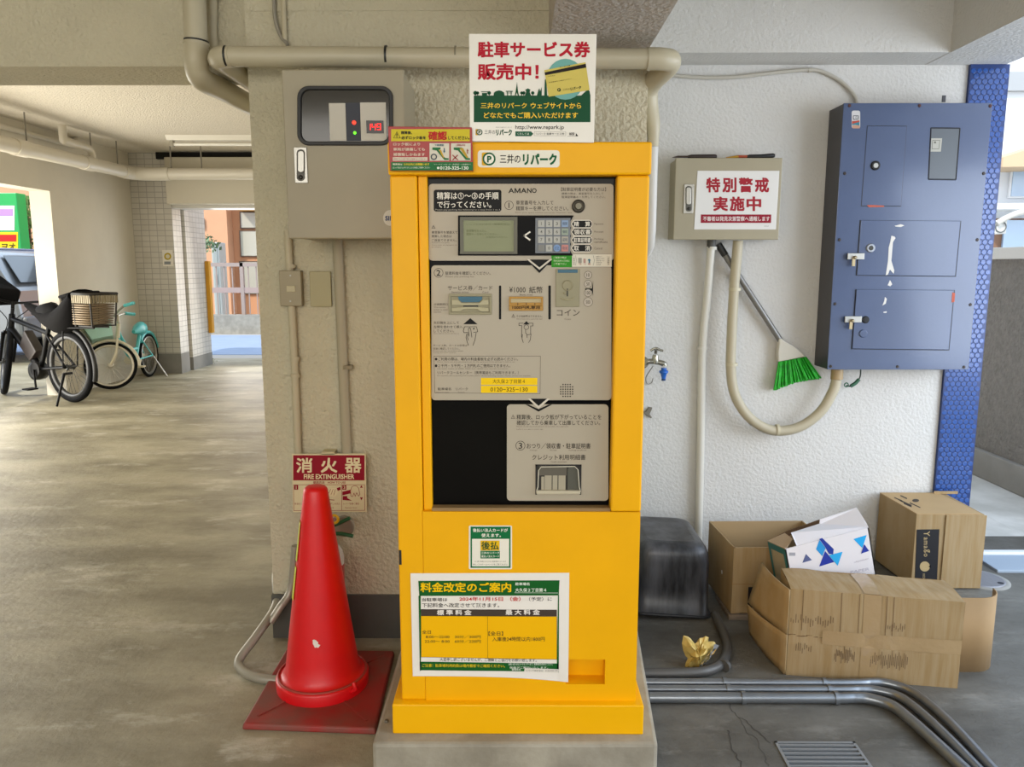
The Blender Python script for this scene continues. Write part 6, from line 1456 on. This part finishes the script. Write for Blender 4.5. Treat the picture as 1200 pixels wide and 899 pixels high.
obj('roof', M().hexa([(-22.4, 22.5, 4.6), (-12.6, 22.5, 4.6), (-12.6, 28.4, 4.6), (-22.4, 28.4, 4.6), (-21, 24.5, 5.6), (-14, 24.5, 5.6), (-14, 26.5, 5.6), (-21, 26.5, 5.6)]), mat('roof_brown', '7A5E48', .8), hs_)
for x_ in (-20, -17, -15): w_ = obj('window', M().box(x_ - .5, x_ + .5, 22.96, 23.02, 2.4, 3.6), glass_c, hs_)
# street seen through the back opening
struct('street_back', M().box(-16, 6, 10.6, 40, -.12, 0), asph)
struct('road_blue_lane', M().box(-12, 4, 11.0, 14.2, 0, .006), mat('road_blue', '8E9CB2', .8, var=.06, vscale=3))
kb_ = M().box(-9, 2, 14.4, 14.7, 0, .36); struct('kerb_wall', kb_, mat('kerb_stone', '9C988E', .9, var=.25, vscale=9, bump=.4, bscale=20))
fn = thing('railing', 'low rusty pink metal railing on a stone kerb across the back street', 'railing', (-4.5, 14.55, .36))
fm = mat('railing_pink', '9A8A82', .6)
x0_, x1_ = -8.5, 1.5; zt_f, zm_f, zl_f = A(260, 308, 14.5).z, A(260, 337, 14.5).z, A(260, 371, 14.5).z + .02
m = M().box(x0_, x1_, 14.52, 14.58, zt_f - .07, zt_f); obj('top_rail', m, fm, fn); obj('bottom_rail', M().box(x0_, x1_, 14.52, 14.57, zl_f - .05, zl_f), fm, fn)
obj('middle_panel', M().box(x0_, x1_, 14.53, 14.555, zm_f - .10, zm_f + .0), mat('railing_red', 'A08C86', .6), fn)
x_ = x0_
m = M()
for i in range(13): xx = x0_ + (x1_ - x0_) * i / 12; obj('post', M().box(xx - .03, xx + .03, 14.52, 14.58, .36, zt_f), fm, fn)
xx = x0_
while xx < x1_: m.box(xx - .009, xx + .009, 14.54, 14.56, zl_f - .02, zt_f - .03); xx += .15
obj('bars', m, fm, fn, kind='stuff')
orange = mat('wall_orange', 'C69674', .85, var=.06, vscale=2); 
ob = thing('orange_building', 'orange rendered house with tall pale windows across the back street', 'house', (-5, 19, 0))
Yo = 18.2
xo = A(268, 300, Yo).x; xo2 = A(279, 300, Yo).x
obj('wall', M().box(-12, xo, Yo, 23, 0, 5.2), orange, ob); obj('wing', M().box(xo, 3, Yo + .35, 23, 0, 5.2), mat('wall_orange_dark', 'B98560', .85), ob)
wb = mat('window_pale', 'A8A496', .15, coat=.5); wfm = mat('window_frame_brown', '5C4A3C', .5)
for (a_, t_, b_, bt_) in ((281, 248, 330, 268), (281, 270, 330, 301), (281, 306, 330, 345)):
    wi = obj('window', M().pbox(a_, t_, b_, bt_, Yo + .30, .06), wfm, ob); obj('pane', M().pbox(a_ + 1.3, t_ + 1.3, b_ - 1.3, bt_ - 1.3, Yo + .285, .03), wb, wi)
obj('roof', M().box(-12.4, 3.4, Yo - .5, 23.4, 5.2, 5.4), mat('roof_grey', '6E6A66', .8), ob)
obj('eave', M().pbox(276, 240, 330, 246, Yo - .1, .5), mat('eave_yellow', 'D8A23A', .6), ob)
vt = obj('vent', M().pbox(232, 256, 239, 268, Yo - .05, .06), mat('vent_grey', '8C8A86', .5), ob)
for i in range(4): pass
mg = mat('meter_grey', 'A9B0AE', .6)
gc_ = thing('utility_cabinet', 'tall pale grey utility cabinet beside the orange house across the back street', 'cabinet', A(253, 372, 16.5))
a, b = A(247, 284, 16.5), A(260, 352, 16.5); obj('body', M().box(a.x, b.x, 16.5, 16.9, 0, a.z), mg, gc_, bevel=.02)
obj('door', M().box(a.x + .04, b.x - .04, 16.485, 16.5, .25, a.z - .1), mat('meter_grey_door', '98A09E', .6), gc_, bevel=.004); obj('handle', M().box(b.x - .09, b.x - .07, 16.46, 16.49, .9, 1.1), rimm, gc_)
q = A(237, 283, 15.8); bush('potted_tree', 'bushy green plant beside the utility cabinet across the back street', (q.x, 15.8, q.z - .2), .36, 260, 31, 'plant', mat('leaf_grey_green', '6E8A66', .7, var=.4, vscale=20))
q = A(247, 428, 9.99); bush('weed', 'small green weed at the foot of the tiled pier', (q.x, 9.99, .0), .09, 40, 33, 'weed')

# ------------------------------------------------------------------ right: doorway strip, manhole, neighbours
ks = A(1165, 650, 3.4)
yk0 = G(1165, 668).y; yk1 = G(1165, 649, .03).y
yk0, yk1 = G(1165, 668, .012).y, G(1165, 650, .012).y
struct('kerb_right', M().box(2.0, 6, yk0, yk1, -.05, .012), mat('kerb_bluegrey', '93A0AE', .6), bevel=.004)
struct('trim_kerb_edge', M().box(2.0, 6, yk1, yk1 + .035, -.05, .022), mat('kerb_white', 'D9DCE0', .5), bevel=.004)
mh = G(1149, 680); 
mo = thing('manhole_cover', 'round grey cast cover in the floor by the right edge, behind the boxes', 'manhole cover', (mh.x, mh.y, 0))
obj('ring', M().lathe((mh.x, mh.y, 0), [(.105, 0), (.105, .005), (.09, .006)], 36), stucco_b, mo); ml = obj('lid', M().lathe((mh.x, mh.y, .0), [(.088, .004), (.088, .0085), (.08, .009)], 36), mat('lid_grey', '85858A', .5, .4, bump=.4, bscale=80), mo)
obj('lid_hole', M().lathe((mh.x + .05, mh.y - .05, .009), [(.012, 0), (.012, .0006)], 12), hatch_gap, ml)
nb = thing('white_house', 'white neighbouring house with a beige eave beyond the grey street wall', 'house', (6.6, 10.2, 0))
Yn = 9.0
wn_m = mat('house_white', 'D5DAE0', .7); xn = A(1150, 200, Yn).x
obj('wall', M().box(xn - .3, xn + 6, Yn, Yn + 4, 0, 6), wn_m, nb)
ea, eb2 = A(1176, 182, Yn - .5), A(1176, 192, Yn - .5)
obj('eave', M().prism([V((ea.x, Yn - .5, ea.z - .02)), V((ea.x + .5, Yn - .5, ea.z + .14)), V((ea.x + 3, Yn - .5, ea.z + .14)), V((ea.x + 3, Yn - .5, eb2.z)), V((ea.x, Yn - .5, ea.z - .12))], (0, .5, 0)), mat('eave_beige', 'C2A98A', .7), nb)
obj('upper_band', M().pbox(1150, 84, 1300, 106, Yn - .06, .06), mat('band_grey', '9EA2A6', .6), nb)
wd = obj('window', M().pbox(1184, 186, 1230, 232, Yn - .03, .04), mat('frame_white', 'E3E6EA', .5), nb)
obj('pane', M().pbox(1187, 189, 1230, 230, Yn - .04, .03), mat('pane_blue', 'A9C0DA', .1, coat=.5), wd)
obj('brown_panel', M().pbox(1164, 256, 1300, 300, Yn - .02, .03), mat('panel_brown', '7E5E4A', .7), nb)
obj('balcony_rail', M().pbox(1166, 238, 1300, 245, Yn - .4, .4), mat('rail_white', 'D5D6D6', .5), nb)
gl = obj('glass_door', M().pbox(1176, 258, 1230, 300, Yn - .05, .03), mat('pane_blue', 'A9C0DA', .1, coat=.5), nb)
ac = thing('air_conditioner', 'small white outdoor unit with pipes on the neighbouring house beyond the street wall', 'air conditioner', A(1176, 272, 8.3))
obj('case', M().pbox(1166, 258, 1180, 274, 8.3, .25), mat('ac_white', 'CFCFCB', .5), ac, bevel=.01); obj('fan_grille', M().torus(A(1173, 266, 8.29), .055, .006, 'y', 24, 6), mat('ac_dark', '5A5E60', .5), ac)
obj('pipes', M().tube(spline([A(1168, 262, 8.28), A(1180, 255, 8.28), A(1200, 248, 8.28), A(1240, 244, 8.28)], 5), .03, 8), mat('ac_pipe', 'C2C0B8', .5), ac)
C.objects.unlink(_fo); bpy.data.objects.remove(_fo)
